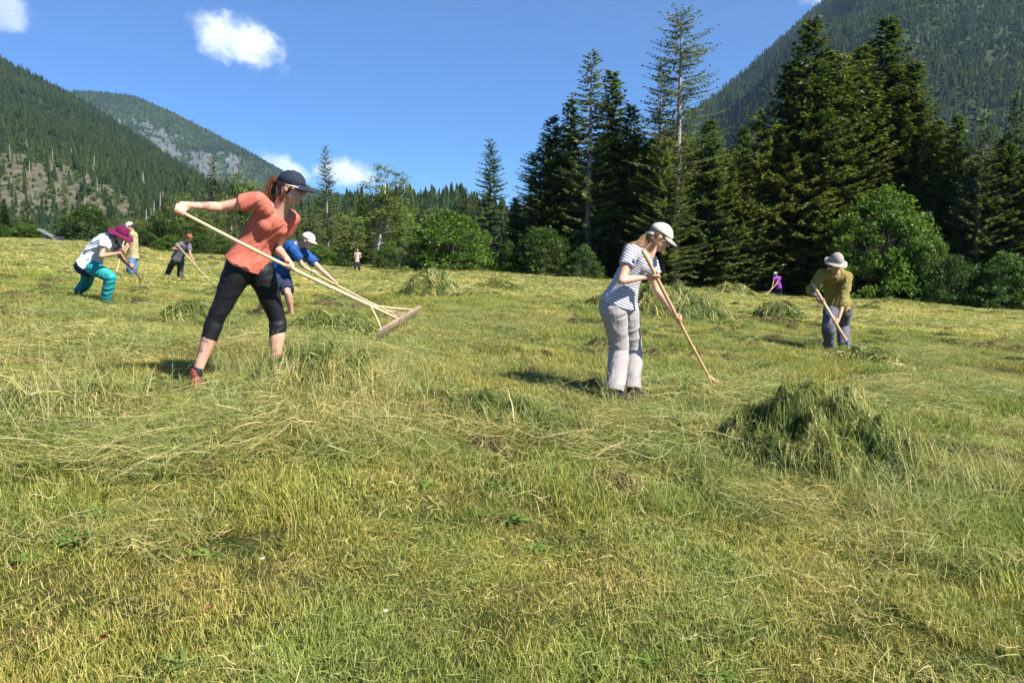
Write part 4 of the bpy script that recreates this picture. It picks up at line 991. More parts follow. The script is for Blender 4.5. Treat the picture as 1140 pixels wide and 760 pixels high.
# ------------------------------------------------------------------ people
def frame_rings(Pt, ra, rb, lat, seg=20, cap0='round', cap1='round', power=2.0):
    """loft through Pt; ra = half width along lat, rb = half depth; lat (K,3) or (3,)"""
    Pt = np.asarray(Pt, float); K = len(Pt); ra = np.broadcast_to(np.asarray(ra, float), (K,)); rb = np.broadcast_to(np.asarray(rb, float), (K,))
    lat = np.broadcast_to(np.asarray(lat, float), (K, 3)); T = norm(np.gradient(Pt, axis=0))
    pts, A, B, Ls, Ts = list(Pt), list(ra), list(rb), list(lat), list(T)
    def cap(p, t, a, b, l, sgn):
        out = []
        r = min(a, b)
        for th in (30, 58, 80):
            c, s = math.cos(R(th)), math.sin(R(th)); out.append((p + sgn * t * r * s, a * c, b * c, l, t))
        return out
    rings = [(pts[i], A[i], B[i], Ls[i], Ts[i]) for i in range(K)]
    if cap0 == 'round': rings = cap(pts[0], Ts[0], A[0], B[0], Ls[0], -1)[::-1] + rings
    if cap1 == 'round': rings = rings + cap(pts[-1], Ts[-1], A[-1], B[-1], Ls[-1], 1)
    ph = np.linspace(0, 2 * math.pi, seg, endpoint=False); V = []
    cx = np.sign(np.cos(ph)) * np.abs(np.cos(ph)) ** (2 / power); sx = np.sign(np.sin(ph)) * np.abs(np.sin(ph)) ** (2 / power)
    for p, a, b, l, t in rings:
        u = l - t * (l @ t); nu = np.linalg.norm(u)
        if nu < 1e-3: u = np.cross(t, [0.3, 0.5, 0.8]); nu = np.linalg.norm(u)
        u = u / nu; v = np.cross(t, u); V.append(p + a * cx[:, None] * u + b * sx[:, None] * v)
    n = len(rings); V = np.vstack(V); k = np.arange(n - 1)[:, None] * seg; j = np.arange(seg)[None]; j2 = (j + 1) % seg
    Q = np.stack([k + j, k + j2, k + seg + j2, k + seg + j], -1).reshape(-1, 4); c0 = len(V); V = np.vstack([V, rings[0][0], rings[-1][0]])
    s = np.arange(seg); b = (n - 1) * seg
    T_ = np.vstack([np.stack([np.full(seg, c0), (s + 1) % seg, s], -1), np.stack([np.full(seg, c0 + 1), b + s, b + (s + 1) % seg], -1)])
    return V, Q, T_
def ellipsoid(c, ax, rad, nu=20, nv=12):
    """ax: 3x3 rows are axes, rad: 3 radii"""
    th = np.linspace(0, math.pi, nv + 1)[1:-1]; ph = np.linspace(0, 2 * math.pi, nu, endpoint=False)
    L = np.stack([np.sin(th)[:, None] * np.cos(ph), np.sin(th)[:, None] * np.sin(ph), np.cos(th)[:, None] * np.ones(nu)], -1).reshape(-1, 3)
    L = np.vstack([L, [0, 0, 1], [0, 0, -1]]); V = (L * rad) @ np.asarray(ax) + c
    n = nv - 1; k = np.arange(n - 1)[:, None] * nu; j = np.arange(nu)[None]; j2 = (j + 1) % nu
    Q = np.stack([k + j, k + nu + j, k + nu + j2, k + j2], -1).reshape(-1, 4); t = len(V) - 2; s = np.arange(nu)
    T_ = np.vstack([np.stack([np.full(nu, t), s, (s + 1) % nu], -1), np.stack([np.full(nu, t + 1), (n - 1) * nu + (s + 1) % nu, (n - 1) * nu + s], -1)])
    return V, Q, T_
def spline(pts, n):
    """Catmull-Rom resample of rows"""
    p = np.asarray(pts, float); p = np.vstack([2 * p[0] - p[1], p, 2 * p[-1] - p[-2]]); out = []
    K = len(p) - 3
    for q in np.linspace(0, K - 1e-6, n):
        i = int(q); t = q - i; a, b, c, d = p[i:i + 4]
        out.append(.5 * (2 * b + (c - a) * t + (2 * a - 5 * b + 4 * c - d) * t * t + (3 * b - a - 3 * c + d) * t ** 3))
    return np.array(out)
def fuse(mb, name, mat, voxel, smooth=4, parent=None, fold=0.0, foldscale=9, origin=(0, 0, 0), folddir=None, seed=0):
    """union the overlapping pieces into ONE continuous skin"""
    me = mb.mesh('tmp', [], True); ob = bpy.data.objects.new('tmp', me); C.objects.link(ob)
    m = ob.modifiers.new('r', 'REMESH'); m.mode = 'VOXEL'; m.voxel_size = voxel; m.use_smooth_shade = True
    if smooth: s = ob.modifiers.new('s', 'SMOOTH'); s.iterations = smooth; s.factor = .5
    dg = bpy.context.evaluated_depsgraph_get(); ev = ob.evaluated_get(dg); new = bpy.data.meshes.new_from_object(ev)
    bpy.data.objects.remove(ob); bpy.data.meshes.remove(me); new.name = name; new.materials.clear(); new.materials.append(mat)
    n = len(new.vertices); co = np.empty(n * 3, np.float32); new.vertices.foreach_get('co', co); co = co.reshape(-1, 3)
    if fold:
        nr = np.empty(n * 3, np.float32); new.vertices.foreach_get('normal', nr); nr = nr.reshape(-1, 3)
        q = co.copy() * foldscale
        if folddir is not None:                            # stretch the folds along folddir
            fd = norm(np.asarray(folddir, float)); q = q - (q @ fd)[:, None] * fd * .8
        w = fbm(q[:, 0] * .5, q[:, 1] * .5, q[:, 2] * .5, 2, seed + 9)
        f = fbm(q[:, 0] + w * 1.5, q[:, 1] + w, q[:, 2] - w, 3, seed)
        f = 1 - 2 * np.abs(f) ** .8                        # ridged like cloth
        g = fbm(q[:, 0] * 3.1 + w, q[:, 1] * 3.1, q[:, 2] * 3.1, 2, seed + 40); f = f + .13 * (1 - 2 * np.abs(g) ** .8)
        co = co + nr * (f * fold)[:, None]
    new.vertices.foreach_set('co', co.astype(np.float32).ravel())
    new.polygons.foreach_set('use_smooth', np.ones(len(new.polygons), bool)); new.update()
    return link(name, new, parent)
def ik(a, b, L1, L2, px, root):
    """joint between a and b whose picture falls nearest to photo pixel px"""
    v = b - a; d = np.linalg.norm(v)
    if d > (L1 + L2) * .995: k = d / (L1 + L2) * 1.005; L1 *= k; L2 *= k
    if d < abs(L1 - L2) + 1e-3: return (a + b) / 2
    x = (L1 ** 2 - L2 ** 2 + d * d) / (2 * d); h = math.sqrt(max(L1 ** 2 - x * x, 0)); e = v / d
    u = norm(np.cross(e, [0.1, 0.2, 1.0])); w = np.cross(e, u); th = np.linspace(0, 2 * math.pi, 120, endpoint=False)
    c = a + e * x + h * (np.cos(th)[:, None] * u + np.sin(th)[:, None] * w)
    if callable(px): return c[np.argmin([px(q) for q in c])]
    return c[np.argmin(np.hypot(*(proj(c + root) - np.array(px)).T))]

M_skin = plain('skin_fair', (.62, .36, .25), .5, .4, .06, 12, .0015, 90, col2=(.55, .29, .20), sss=.12)
M_skin2 = plain('skin_tanned', (.46, .25, .165), .5, .4, .06, 12, .0015, 90, col2=(.40, .21, .14), sss=.1)
def cloth(name, col, var=.1, bump=.003, bs=40, rough=.85, spec=.15): return plain(name, col, rough, spec, var, 7, bump, bs)
M_hair = lambda nm, c: plain(nm, c, .45, .5, .3, 60)

class Person:
    def __init__(s, name_label, root_px, d, scale=1.0, voxel=.008, skin=None, seed=0):
        s.root = np.array([P(*root_px, d)[0], P(*root_px, d)[1], 0.0]); s.root[2] = gz(s.root[0], s.root[1])
        s.o = empty('person', tuple(s.root), name_label, 'person', 'people haymaking'); s.k = scale; s.vx = voxel; s.skin = skin or M_skin; s.seed = seed
        s.body = MB(); s.px = lambda x, y, dd: P(x, y, dd) - s.root
    def pose(s, neck, pelvis, head, face, lat_sh, lat_hip, shoulders, elbows, grips, tool, hips, knees, ankles, toes, up=None):
        """everything already in local metres except elbow and knee targets, which are photo pixels"""
        s.neck, s.pelvis, s.head = neck, pelvis, head; s.face = norm(np.array(face, float)); s.tool = tool
        u = np.array(up if up is not None else (0, 0, 1.0), float); u = norm(u - s.face * (u @ s.face)); s.up = u; s.side = np.cross(u, s.face)
        s.ls, s.lh = norm(np.array(lat_sh, float)), norm(np.array(lat_hip, float)); k = s.k
        s.sh = shoulders; s.el = []; s.wr = []; s.grip = grips; s.hip = hips; s.kn = []; s.an = ankles; s.toe = [norm(np.array(t, float)) for t in toes]
        ta = norm(tool[1] - tool[0]) if tool is not None else np.array([1.0, 0, 0]); s.ta = ta
        for i in (0, 1):
            g = grips[i]
            guess = s.sh[i] * .35 + g * .65 if callable(elbows[i]) else s.px(elbows[i][0], elbows[i][1], (s.sh[i] * .5 + g * .5 + s.root)[1])
            w = guess - g; w = w - ta * (w @ ta) * .55; w = norm(w); s.wr.append(g + w * .085 * k)
            s.el.append(ik(s.sh[i], s.wr[i], .285 * k, .25 * k, elbows[i], s.root))
            s.kn.append(ik(s.hip[i], s.an[i], .42 * k, .41 * k, knees[i], s.root))
    def limb(s, mb, a, b, r0, r1, lat=None, bulge=0, where=.35, n=7, cap0='round', cap1='round', flat=1.0):
        q = np.linspace(0, 1, n); r = r0 + (r1 - r0) * q + bulge * np.exp(-((q - where) / .25) ** 2)
        lat = lat if lat is not None else np.array([.2, .9, .1]); V, Q, T = frame_rings(a + (b - a) * q[:, None], r, r * flat, lat, 18, cap0, cap1); mb.add(V, Q, T)
    def build_body(s, female=True, bust=0.0, fold_hand=True):
        k = s.k; m = s.body; fr = norm(np.cross(s.ls, s.neck - s.pelvis)) if True else None
        sp = spline([s.pelvis - norm(s.neck - s.pelvis) * .09 * k, s.pelvis, s.pelvis * .55 + s.neck * .45 + s.bend(), s.pelvis * .2 + s.neck * .8 + s.bend() * .6, s.neck], 14)
        t = np.linspace(0, 1, 14); lat = norm(s.lh[None] * (1 - t)[:, None] + s.ls[None] * t[:, None])
        wa = np.interp(t, [0, .2, .5, .8, .93, 1], [.150, .155, .120 if female else .14, .150, .10, .06]) * k; wb = np.interp(t, [0, .2, .5, .8, .93, 1], [.105, .11, .088, .105, .075, .05]) * k
        s.spine, s.slat, s.wa, s.wb, s.st = sp, lat, wa, wb, t
        m.add(*frame_rings(sp, wa, wb, lat, 24))
        for i in (0, 1): s.limb(m, s.neck * .55 + s.sh[i] * .45 - norm(s.neck - s.pelvis) * .03 * k, s.sh[i], .055 * k, .052 * k, n=4)
        hb = s.head - s.up * .035 * k - s.face * .02 * k; m.add(*frame_rings(spline([s.neck - norm(hb - s.neck) * .04, (s.neck + hb) / 2, hb], 6), [.068 * k, .061 * k, .057 * k, .056 * k, .057 * k, .058 * k], [.068 * k, .061 * k, .057 * k, .056 * k, .057 * k, .058 * k], s.ls))
        s.skull(m)
        for i in (0, 1):
            s.limb(m, s.sh[i], s.el[i], .047 * k, .036 * k, bulge=.004 * k, where=.3); s.limb(m, s.el[i], s.wr[i], .038 * k, .025 * k, bulge=.005 * k, where=.25, flat=.9)
            s.hand(m, i)
            s.limb(m, s.hip[i], s.kn[i], .085 * k, .052 * k, bulge=.006 * k, where=.2); s.limb(m, s.kn[i], s.an[i], .052 * k, .034 * k, bulge=.013 * k, where=.28); s.foot(m, i)
        s.bo = fuse(m, 'body', s.skin, s.vx, 2, s.o)
    def bend(s): return getattr(s, 'bendv', np.zeros(3))
    def ax(s): return np.array([s.side, s.face, s.up])
    def skull(s, m):
        k, h, f, u, sd = s.k, s.head, s.face, s.up, s.side; A = s.ax()
        m.add(*ellipsoid(h + u * .028 * k - f * .012 * k, A, np.array([.074, .094, .088]) * k)); m.add(*ellipsoid(h - u * .035 * k + f * .028 * k, A, np.array([.060, .062, .082]) * k))
        m.add(*ellipsoid(h - u * .092 * k + f * .062 * k, A, np.array([.026, .022, .02]) * k)); m.add(*frame_rings(np.array([h + u * .012 * k + f * .085 * k, h - u * .012 * k + f * .098 * k, h - u * .030 * k + f * .106 * k]), [.008 * k, .011 * k, .016 * k], [.008 * k, .010 * k, .011 * k], sd, 10))
        m.add(*ellipsoid(h - u * .058 * k + f * .086 * k, A, np.array([.026, .010, .010]) * k)); m.add(*ellipsoid(h + u * .025 * k + f * .078 * k, A, np.array([.05, .012, .010]) * k))
        for q in (-1, 1): m.add(*ellipsoid(h - u * .010 * k + sd * q * .075 * k - f * .005 * k, A, np.array([.010, .020, .032]) * k)); m.add(*ellipsoid(h - u * .03 * k + sd * q * .042 * k + f * .055 * k, A, np.array([.022, .02, .024]) * k))
    def hand(s, m, i):
        k = s.k; g, w = s.grip[i], s.wr[i]; a = s.ta; e1 = w - g; e1 = norm(e1 - a * (e1 @ a)); e2 = np.cross(a, e1) * (1 if i == 0 else -1); rs = .017
        pc = g + e1 * (rs + .016) * 1; m.add(*frame_rings(np.array([w, w * .5 + pc * .5, pc]), [.026 * k, .034 * k, .040 * k], [.019 * k, .016 * k, .015 * k], a, 14))
        for f in range(4):
            off = (f - 1.5) * .0205 * k; L = (.9, 1.0, .95, .8)[f]; th = np.radians(np.linspace(5, 225 * L, 9)); rr = (rs + .0085) * np.ones(9)
            pt = g + a * off + rr[:, None] * (np.cos(th)[:, None] * e1 + np.sin(th)[:, None] * e2); pt = np.vstack([pc + a * off * .9 + e2 * .004, pt]); m.add(*frame_rings(pt, np.linspace(.0105, .0075, 10) * k, np.linspace(.0105, .0075, 10) * k, a, 8))
        th = np.radians(np.linspace(-10, -150, 7)); pt = g - a * .034 * k + (rs + .010) * (np.cos(th)[:, None] * e1 + np.sin(th)[:, None] * e2) + a * np.linspace(0, .028, 7)[:, None]
        pt = np.vstack([w * .4 + pc * .6 - a * .02, pt]); m.add(*frame_rings(pt, np.linspace(.0135, .009, 8) * k, np.linspace(.0135, .009, 8) * k, a, 8))
    def foot(s, m, i, r=1.0, up=0.0):
        k = s.k; a = s.an[i]; t = s.toe[i]; z = np.array([0, 0, 1.0]); sd = norm(np.cross(z, t)); heel = a - t * .05 * k - z * .045 * k
        c = np.array([heel, a * .6 + heel * .4 + t * .03 - z * .01, a + t * .08 * k - z * .045 * k, a + t * .14 * k - z * .058 * k, a + t * .185 * k - z * .064 * k])
        m.add(*frame_rings(spline(c, 9), np.interp(np.linspace(0, 1, 9), [0, .5, .8, 1], [.031, .038, .046, .036]) * r * k, np.interp(np.linspace(0, 1, 9), [0, .3, .6, 1], [.03, .042, .030, .018]) * r * k, sd, 14))
        m.add(*frame_rings(np.array([a + z * .03, a - z * .02, heel + t * .04]), [.036 * k * r, .038 * k * r, .035 * k * r], [.036 * k * r, .04 * k * r, .035 * k * r], sd, 12))
    # ---- clothes
    def shirt(s, mat, sleeve=.45, ease=.012, hem=.12, fold=.006, bust=.0, loose=.0, name='shirt', flare=.02, neck_cut=.955):
        k = s.k; m = MB(); t = np.linspace(hem, neck_cut, 16)
        sp = np.stack([np.interp(t, s.st, s.spine[:, c]) for c in range(3)], -1); lat = norm(np.stack([np.interp(t, s.st, s.slat[:, c]) for c in range(3)], -1))
        e = ease + loose * np.clip((.75 - t) / .6, 0, 1) + flare * np.clip((hem + .18 - t) / .18, 0, 1)
        wa = np.interp(t, s.st, s.wa) + e; wb = np.interp(t, s.st, s.wb) + e * 1.1
        m.add(*frame_rings(sp, wa, wb, lat, 28, 'flat', 'flat'))
        if bust:
            i = 10; fr = norm(np.cross(sp[-1] - sp[0], lat[i])) * s.front_sign(lat[i], sp); 
            for q in (-1, 1): m.add(*ellipsoid(sp[i] + fr * (wb[i] * .50) + lat[i] * q * .065 * k, np.eye(3), np.array([.062, .062, .066]) * k * (1 + bust)))
        for i in (0, 1):
            inner = s.neck * .42 + s.sh[i] * .58 - norm(s.neck - s.pelvis) * .035 * k; s.limb(m, inner, s.sh[i], .064 * k + ease, .060 * k + ease * .8, n=4)
            if sleeve <= 1: e_ = s.sh[i] + (s.el[i] - s.sh[i]) * sleeve; s.limb(m, s.sh[i], e_, .056 * k + ease, .052 * k + ease * 1.5, cap1='flat')
            else:
                s.limb(m, s.sh[i], s.el[i], .056 * k + ease, .046 * k + ease); e_ = s.el[i] + (s.wr[i] - s.el[i]) * (sleeve - 1); s.limb(m, s.el[i], e_, .046 * k + ease, .034 * k + ease, cap1='flat')
        return fuse(m, name, mat, s.vx, 3, s.o, fold, 11, folddir=s.neck - s.pelvis + np.array([.3, 0, 0]), seed=s.seed)
    def front_sign(s, lat, sp): 
        fr = norm(np.cross(sp[-1] - sp[0], lat)); return 1 if fr @ s.chest > 0 else -1
    def trousers(s, mat, upto=1.95, ease=.012, ankle_r=.06, knee_r=.062, fold=.005, top=.24, name='trousers', hip_e=0.0, flare=0.0, seat=.0):
        """upto: 1 = knee, 2 = ankle"""
        k = s.k; m = MB(); t = np.linspace(0, top, 6); sp = np.stack([np.interp(t, s.st, s.spine[:, c]) for c in range(3)], -1); lat = norm(np.stack([np.interp(t, s.st, s.slat[:, c]) for c in range(3)], -1))
        m.add(*frame_rings(sp, np.interp(t, s.st, s.wa) + ease + hip_e, np.interp(t, s.st, s.wb) + ease + hip_e + seat, lat, 26, 'round', 'flat'))
        for i in (0, 1):
            if upto < 1:
                e_ = s.hip[i] + (s.kn[i] - s.hip[i]) * upto; s.limb(m, s.hip[i], e_, .090 * k + ease, .07 * k + ease + flare, bulge=.008, where=.2, cap1='flat')
            else:
                s.limb(m, s.hip[i], s.kn[i], .090 * k + ease + seat * .5, knee_r * k + ease * .6, bulge=.008, where=.2)
                e_ = s.kn[i] + (s.an[i] - s.kn[i]) * (upto - 1); s.limb(m, s.kn[i], e_, knee_r * k + ease * .6, ankle_r * k, bulge=.006 * k, where=.3, cap1='flat', n=9)
        return fuse(m, name, mat, s.vx, 3, s.o, fold, 9, folddir=(s.hip[0] - s.an[0]) * .3 + np.array([.5, .3, 0]), seed=s.seed + 3)
    def shoes(s, mat, sole=None, socks=None):
        for i in (0, 1):
            m = MB(); s.foot(m, i, 1.18); o = fuse(m, 'shoe', mat, min(s.vx, .008), 3, s.o)
            if sole:
                m = MB(); k = s.k; t = s.toe[i]; z = np.array([0, 0, 1.0]); a = s.an[i]; sd = norm(np.cross(z, t)); c = np.array([a - t * .07 * k - z * .083 * k, a + t * .02 - z * .086 * k, a + t * .12 * k - z * .09 * k, a + t * .20 * k - z * .088 * k])
                m.add(*frame_rings(spline(c, 7), np.array([.036, .036, .036, .042, .048, .046, .034]) * k, .013, sd, 12)); m.obj('sole', sole, o)
        if socks:
            for i in (0, 1): m = MB(); d = norm(s.kn[i] - s.an[i]); s.limb(m, s.an[i] - d * .03, s.an[i] + d * .07, .042 * s.k, .043 * s.k, cap1='flat', cap0='flat'); m.obj('sock', socks, s.o)
    def cap(s, mat, tilt=0.0, bill=.085, name='cap', strap=None, back=0.0):
        k, f, u, sd = s.k, s.face, s.up, s.side; h = s.head + u * .036 * k - f * .010 * k; m = MB(); A = s.ax()
        V, Q, T = ellipsoid(h, A, np.array([.088, .107, .088]) * k + s.vx * .35, 26, 16); rel = (V - h) @ u; V = V - np.outer(np.minimum(rel + .004 * k, 0) * .985, u); V = V + norm(V - h) * (.0035 * fbm(V[:, 0] * 28, V[:, 1] * 28, V[:, 2] * 28, 2, 8))[:, None]; m.add(V, Q, T)
        m.add(*ellipsoid(h + u * .088 * k, A, np.array([.008, .008, .005]) * k))
        n = 15; ph = np.linspace(-1.15, 1.15, n); rows = []
        for q in np.linspace(0, 1, 5):
            e = bill * k * q * np.cos(ph * .93) ** .6; base = h + sd * (np.sin(ph) * .086 * k)[:, None] + f * (np.cos(ph) * .103 * k)[:, None]
            rows.append(base + f * e[:, None] - u * (.004 * k + e * .30 + np.abs(np.sin(ph)) ** 2 * .018 * k)[:, None])
        top = np.array(rows); bot = top - u * .005 * k; nv = 5 * n; Vb = np.vstack([top.reshape(-1, 3), bot.reshape(-1, 3)])
        i = np.arange(4)[:, None] * n; j = np.arange(n - 1)[None]; Qt = np.stack([i + j, i + j + 1, i + n + j + 1, i + n + j], -1).reshape(-1, 4); Qb = Qt[:, ::-1] + nv
        ed = [[4 * n + a, 4 * n + a + 1, nv + 4 * n + a + 1, nv + 4 * n + a] for a in range(n - 1)]; c = m.obj(name, mat, s.o)
        b = MB().add(Vb, np.vstack([Qt, Qb, ed])); b.obj('brim', mat, c)
        return c
    def brimhat(s, mat, brim=.085, droop=.35, crown=.10, name='sun_hat', wav=.012):
        k, f, u, sd = s.k, s.face, s.up, s.side; h = s.head + u * .034 * k - f * .008 * k; m = MB(); A = s.ax(); V, Q, T = ellipsoid(h, A, np.array([.092, .108, crown]) * k, 28, 16)
        rel = (V - h) @ u; V = V - np.outer(np.minimum(rel + .004, 0) * .985, u); m.add(V, Q, T); n = 36; ph = np.linspace(0, 2 * math.pi, n, endpoint=False); rows = []
        for q in np.linspace(-.1, 1, 6):
            e = brim * k * q; z = -e * droop - .01 * k + wav * q * np.sin(ph * 3 + s.seed) + wav * .5 * q * np.sin(ph * 5 + 1)
            rows.append(h + sd * (np.sin(ph) * (.091 * k + e))[:, None] + f * (np.cos(ph) * (.107 * k + e))[:, None] + u * z[:, None])
        top = np.array(rows); bot = top - u * .004; nv = 6 * n; i = np.arange(5)[:, None] * n; j = np.arange(n)[None]; j2 = (j + 1) % n
        Qt = np.stack([i + j, i + n + j, i + n + j2, i + j2], -1).reshape(-1, 4); ed = np.stack([5 * n + j[0], 5 * n + nv + j[0], 5 * n + nv + j2[0], 5 * n + j2[0]], -1); c = m.obj(name, mat, s.o)
        MB().add(np.vstack([top.reshape(-1, 3), bot.reshape(-1, 3)]), np.vstack([Qt, Qt[:, ::-1] + nv, ed])).obj('brim', mat, c); return c
    def scalp(s, mat, low=-.05, name='hair'):
        k = s.k; V, Q, T = ellipsoid(s.head + s.up * .022 * k - s.face * .022 * k, s.ax(), np.array([.083, .096, .094]) * k, 22, 14)
        m = MB().add(V, Q, T); m.add(*ellipsoid(s.head - s.up * .045 * k - s.face * .048 * k, s.ax(), np.array([.068, .052, .060]) * k)); return fuse(m, name, mat, min(.008, s.vx), 2, s.o, .003, 30, folddir=s.up, seed=2)
    def tail(s, mat, pts, r0=.02, n=140, name='ponytail', spread=.02, parent=None):
        c = spline(pts, 12); rr = np.random.default_rng(s.seed + 5); m = MB(); m.add(*frame_rings(c, np.linspace(r0 * .9, r0 * .35, 12), np.linspace(r0 * .8, r0 * .3, 12), s.side, 10))
        for i in range(n):
            o = rr.normal(size=3); o = norm(o); w = np.linspace(.6, 1.4, 12)[:, None] + .35 * np.sin(np.linspace(0, 7, 12) + rr.random() * 6)[:, None]
            p = c + o * w * (r0 * rr.uniform(.3, 1)) + o * np.linspace(0, spread, 12)[:, None] * rr.random(); cut = rr.integers(8, 13)
            m.tube(p[:cut], np.linspace(.0022, .0007, cut) * max(1, s.vx / .008), 3)
        return m.obj(name, mat, parent or s.o)
    def eyes(s):
        M = plain('eye_dark', (.03, .02, .02), .2, .6); k = s.k
        for q in (-1, 1): MB().add(*ellipsoid(s.head + s.up * .006 * k + s.side * q * .030 * k + s.face * .078 * k, s.ax(), np.array([.012, .006, .006]) * k)).obj('eye', M, s.o)

M_wood = plain('pale_ash_wood', (.66, .48, .29), .5, .4, .1, 14, .0005, 200, col2=(.55, .38, .21))
M_wood2 = plain('worn_wood', (.34, .25, .17), .65, .3, .15, 14)
M_tooth = plain('weathered_teeth', (.40, .31, .22), .7, .3, .15, 14)
def rake(label, a, f, bar0, bar1, teeth=14, r0=.013, r1=.017, tooth=.09, tdir=(0, 0, -1), mat=None, headmat=None, braces=2, name='hay_rake', sub=True, bf=.42, split=None):
    """a: butt of the shaft, f: where the braces spread, bar0-bar1: the toothed head"""
    a, f, bar0, bar1 = (np.asarray(q, float) for q in (a, f, bar0, bar1)); mid = (bar0 + bar1) / 2; mat = mat or M_wood; hm = headmat or M_wood2
    o = empty(name, tuple(mid), label, 'rake', 'wooden hay rakes'); L = lambda p: np.asarray(p) - mid
    q = np.linspace(0, 1, 12)[:, None]; c = L(a) + (L(f) - L(a)) * q; c = c + np.array([0, 0, -.015]) * np.sin(q * math.pi); c = np.vstack([c, L(f) + (0 - L(f)) * .5, -L(f) * 0])
    MB().tube(c, np.concatenate([np.linspace(r0, r1, 12), [r1 * .8, r1 * .7]]), 10).obj('shaft', mat, o)
    b = L(bar1) - L(bar0)
    for sg in (-1, 1)[:braces]:
        e = b * sg * bf; MB().tube(np.array([L(f) - norm(L(f)) * 0 , L(f) * .55 + e * .42, e]), [r1 * .55, r1 * .55, r1 * .5], 8).obj('brace', mat, o)
    bx = norm(b); td = norm(np.array(tdir, float)); w = norm(np.cross(bx, td)); M = np.stack([bx, w, td], -1)
    MB().box(np.zeros(3), np.array([np.linalg.norm(b) / 2, .014, .02]), M).obj('head_bar', hm, o, False)
    for i in range(teeth):
        p = L(bar0) + b * ((i + .5) / teeth); MB().tube(np.array([p - td * .022, p + td * tooth]), [.0065, .004], 6).obj('tooth', M_tooth, o)
    return o
# ================================================================== woman in the coral shirt
def lerp(a, b, t): return a + (b - a) * t
def setup1():
    w = Person('woman in coral shirt, black capri leggings and navy cap, one arm stretched far back', (262, 428), 5.85, 1.0, .0055, seed=1)
    A = P(196, 233, 5.42); Fk = P(412, 340, 6.15); tool = (A - w.root, Fk - w.root)
    def on(px):  # point on the shaft seen at column px
        q = np.linspace(0, 1, 400)[:, None]; pts = A + (Fk - A) * q; return pts[np.argmin(np.abs(proj(pts)[:, 0] - px))] - w.root
    X = w.px
    w.chest = np.array([.75, -.55, -.2]); w.bendv = np.array([-.025, .02, .015])
    w.pose(neck=X(311, 234, 5.84), pelvis=X(277, 290, 5.93), head=X(325, 209, 5.80), face=(.93, -.22, -.22), lat_sh=(.23, .26, -.12), lat_hip=(.35, .6, -.02),
           shoulders=[X(288, 223, 5.70), X(324, 243, 5.98)], elbows=[(240, 231), (307, 276)], grips=[on(200), on(323)], tool=tool,
           hips=[X(267, 298, 5.88), X(290, 301, 5.98)], knees=[(241, 352), (309, 352)], ankles=[X(218, 419, 5.78), X(306, 415, 5.98)], toes=[(.35, -.75, -.35), (.5, -.8, 0)], up=(.2, 0, 1))
    w.build_body()
    coral = plain('coral_cotton', (.57, .16, .11), .85, .12, .05, 5, .002, 60)
    w.shirt(coral, .46, .008, .18, .0065, loose=.010, bust=.02, flare=.016)
    blk = plain('black_stretch', (.012, .012, .014), .6, .3, .2, 4, .002, 30)
    t = w.trousers(blk, 1.33, .006, .058, .061, .0035, name='leggings', seat=.01)
    red = plain('red_trainer', (.40, .06, .05), .6, .4, .3, 40, col2=(.10, .03, .03)); w.shoes(red, plain('grey_sole', (.45, .44, .42), .7), plain('dark_sock', (.02, .02, .03)))
    navy = plain('navy_cap_cloth', (.022, .030, .050), .8, .2, .1, 20, .001, 150); w.scalp(M_hair('auburn_hair', (.10, .045, .02))); c = w.cap(navy, bill=.085)
    hd, f, u = w.head, w.face, w.up
    hair = M_hair('auburn_tail', (.26, .11, .045)); w.tail(hair, [hd - f * .10 + u * .02, hd - f * .155 + u * .025, hd - f * .17 - u * .05, hd - f * .16 - u * .12, hd - f * .155 - u * .17], .027, 260, spread=.05)
    w.tail(hair, [hd - f * .03 - u * .02 - w.side * .075, hd - f * .02 - u * .07 - w.side * .07, hd - f * .035 - u * .12 - w.side * .06], .010, 50, 'hair_strand')
    g = MB(); s_ = w.side                                                             # sunglasses
    for q in (-1, 1): g.add(*ellipsoid(hd + u * .004 + s_ * q * .034 + f * .094, w.ax(), np.array([.030, .008, .020])))
    go = g.obj('sunglasses', plain('dark_lens', (.012, .01, .012), .1, .8), w.o); tp = plain('white_frame', (.75, .72, .7), .4)
    for q in (-1, 1): MB().tube(np.array([hd + u * .012 + s_ * q * .066 + f * .088, hd + u * .012 + s_ * q * .084 + f * .03, hd + u * .010 + s_ * q * .083 - f * .01]), .0045, 6).obj('temple', tp, go)
    # tattoos: ink on the skin, placed by distance in the body's own space
    m = w.skin.copy(); m.name = 'skin_tattooed'; w.bo.data.materials[0] = m; n = NT(m.node_tree); p = [x for x in m.node_tree.nodes if x.type == 'BSDF_PRINCIPLED'][0]; src = p.inputs['Base Color'].links[0].from_socket
    tc = n.node('ShaderNodeTexCoord'); nz = n.noise(tc.outputs['Object'], 38, 3); col = src
    for c_, rad in ((w.el[0] * .55 + w.wr[0] * .45 + np.array([0, -.03, -.0]), .05), (w.kn[0] * .72 + w.an[0] * .28 + np.array([-.03, -.02, 0]), .07), (w.kn[0] * .5 + w.an[0] * .5 + np.array([-.03, -.02, 0]), .05), (w.kn[1] * .45 + w.an[1] * .55 + np.array([.0, -.05, 0]), .022)):
        d = n.vmath('DISTANCE', tc.outputs['Object'], tuple(c_)); k = n.math('ADD', n.math('DIVIDE', d, rad), n.math('MULTIPLY', n.math('SUBTRACT', nz, .5), 2.6)); col = n.mix(n.rng(k, .7, .85, .55, 0), col, (.07, .075, .08))
    n.link(col, p.inputs['Base Color'])
    rake('long pale wooden rake with wide toothed head, held by the woman in coral shirt', A, Fk, P(421, 370, 6.02), P(467, 343, 6.62), 14, .011, .0155, .085, (-.35, -.1, -.9))
    return w
setup1()

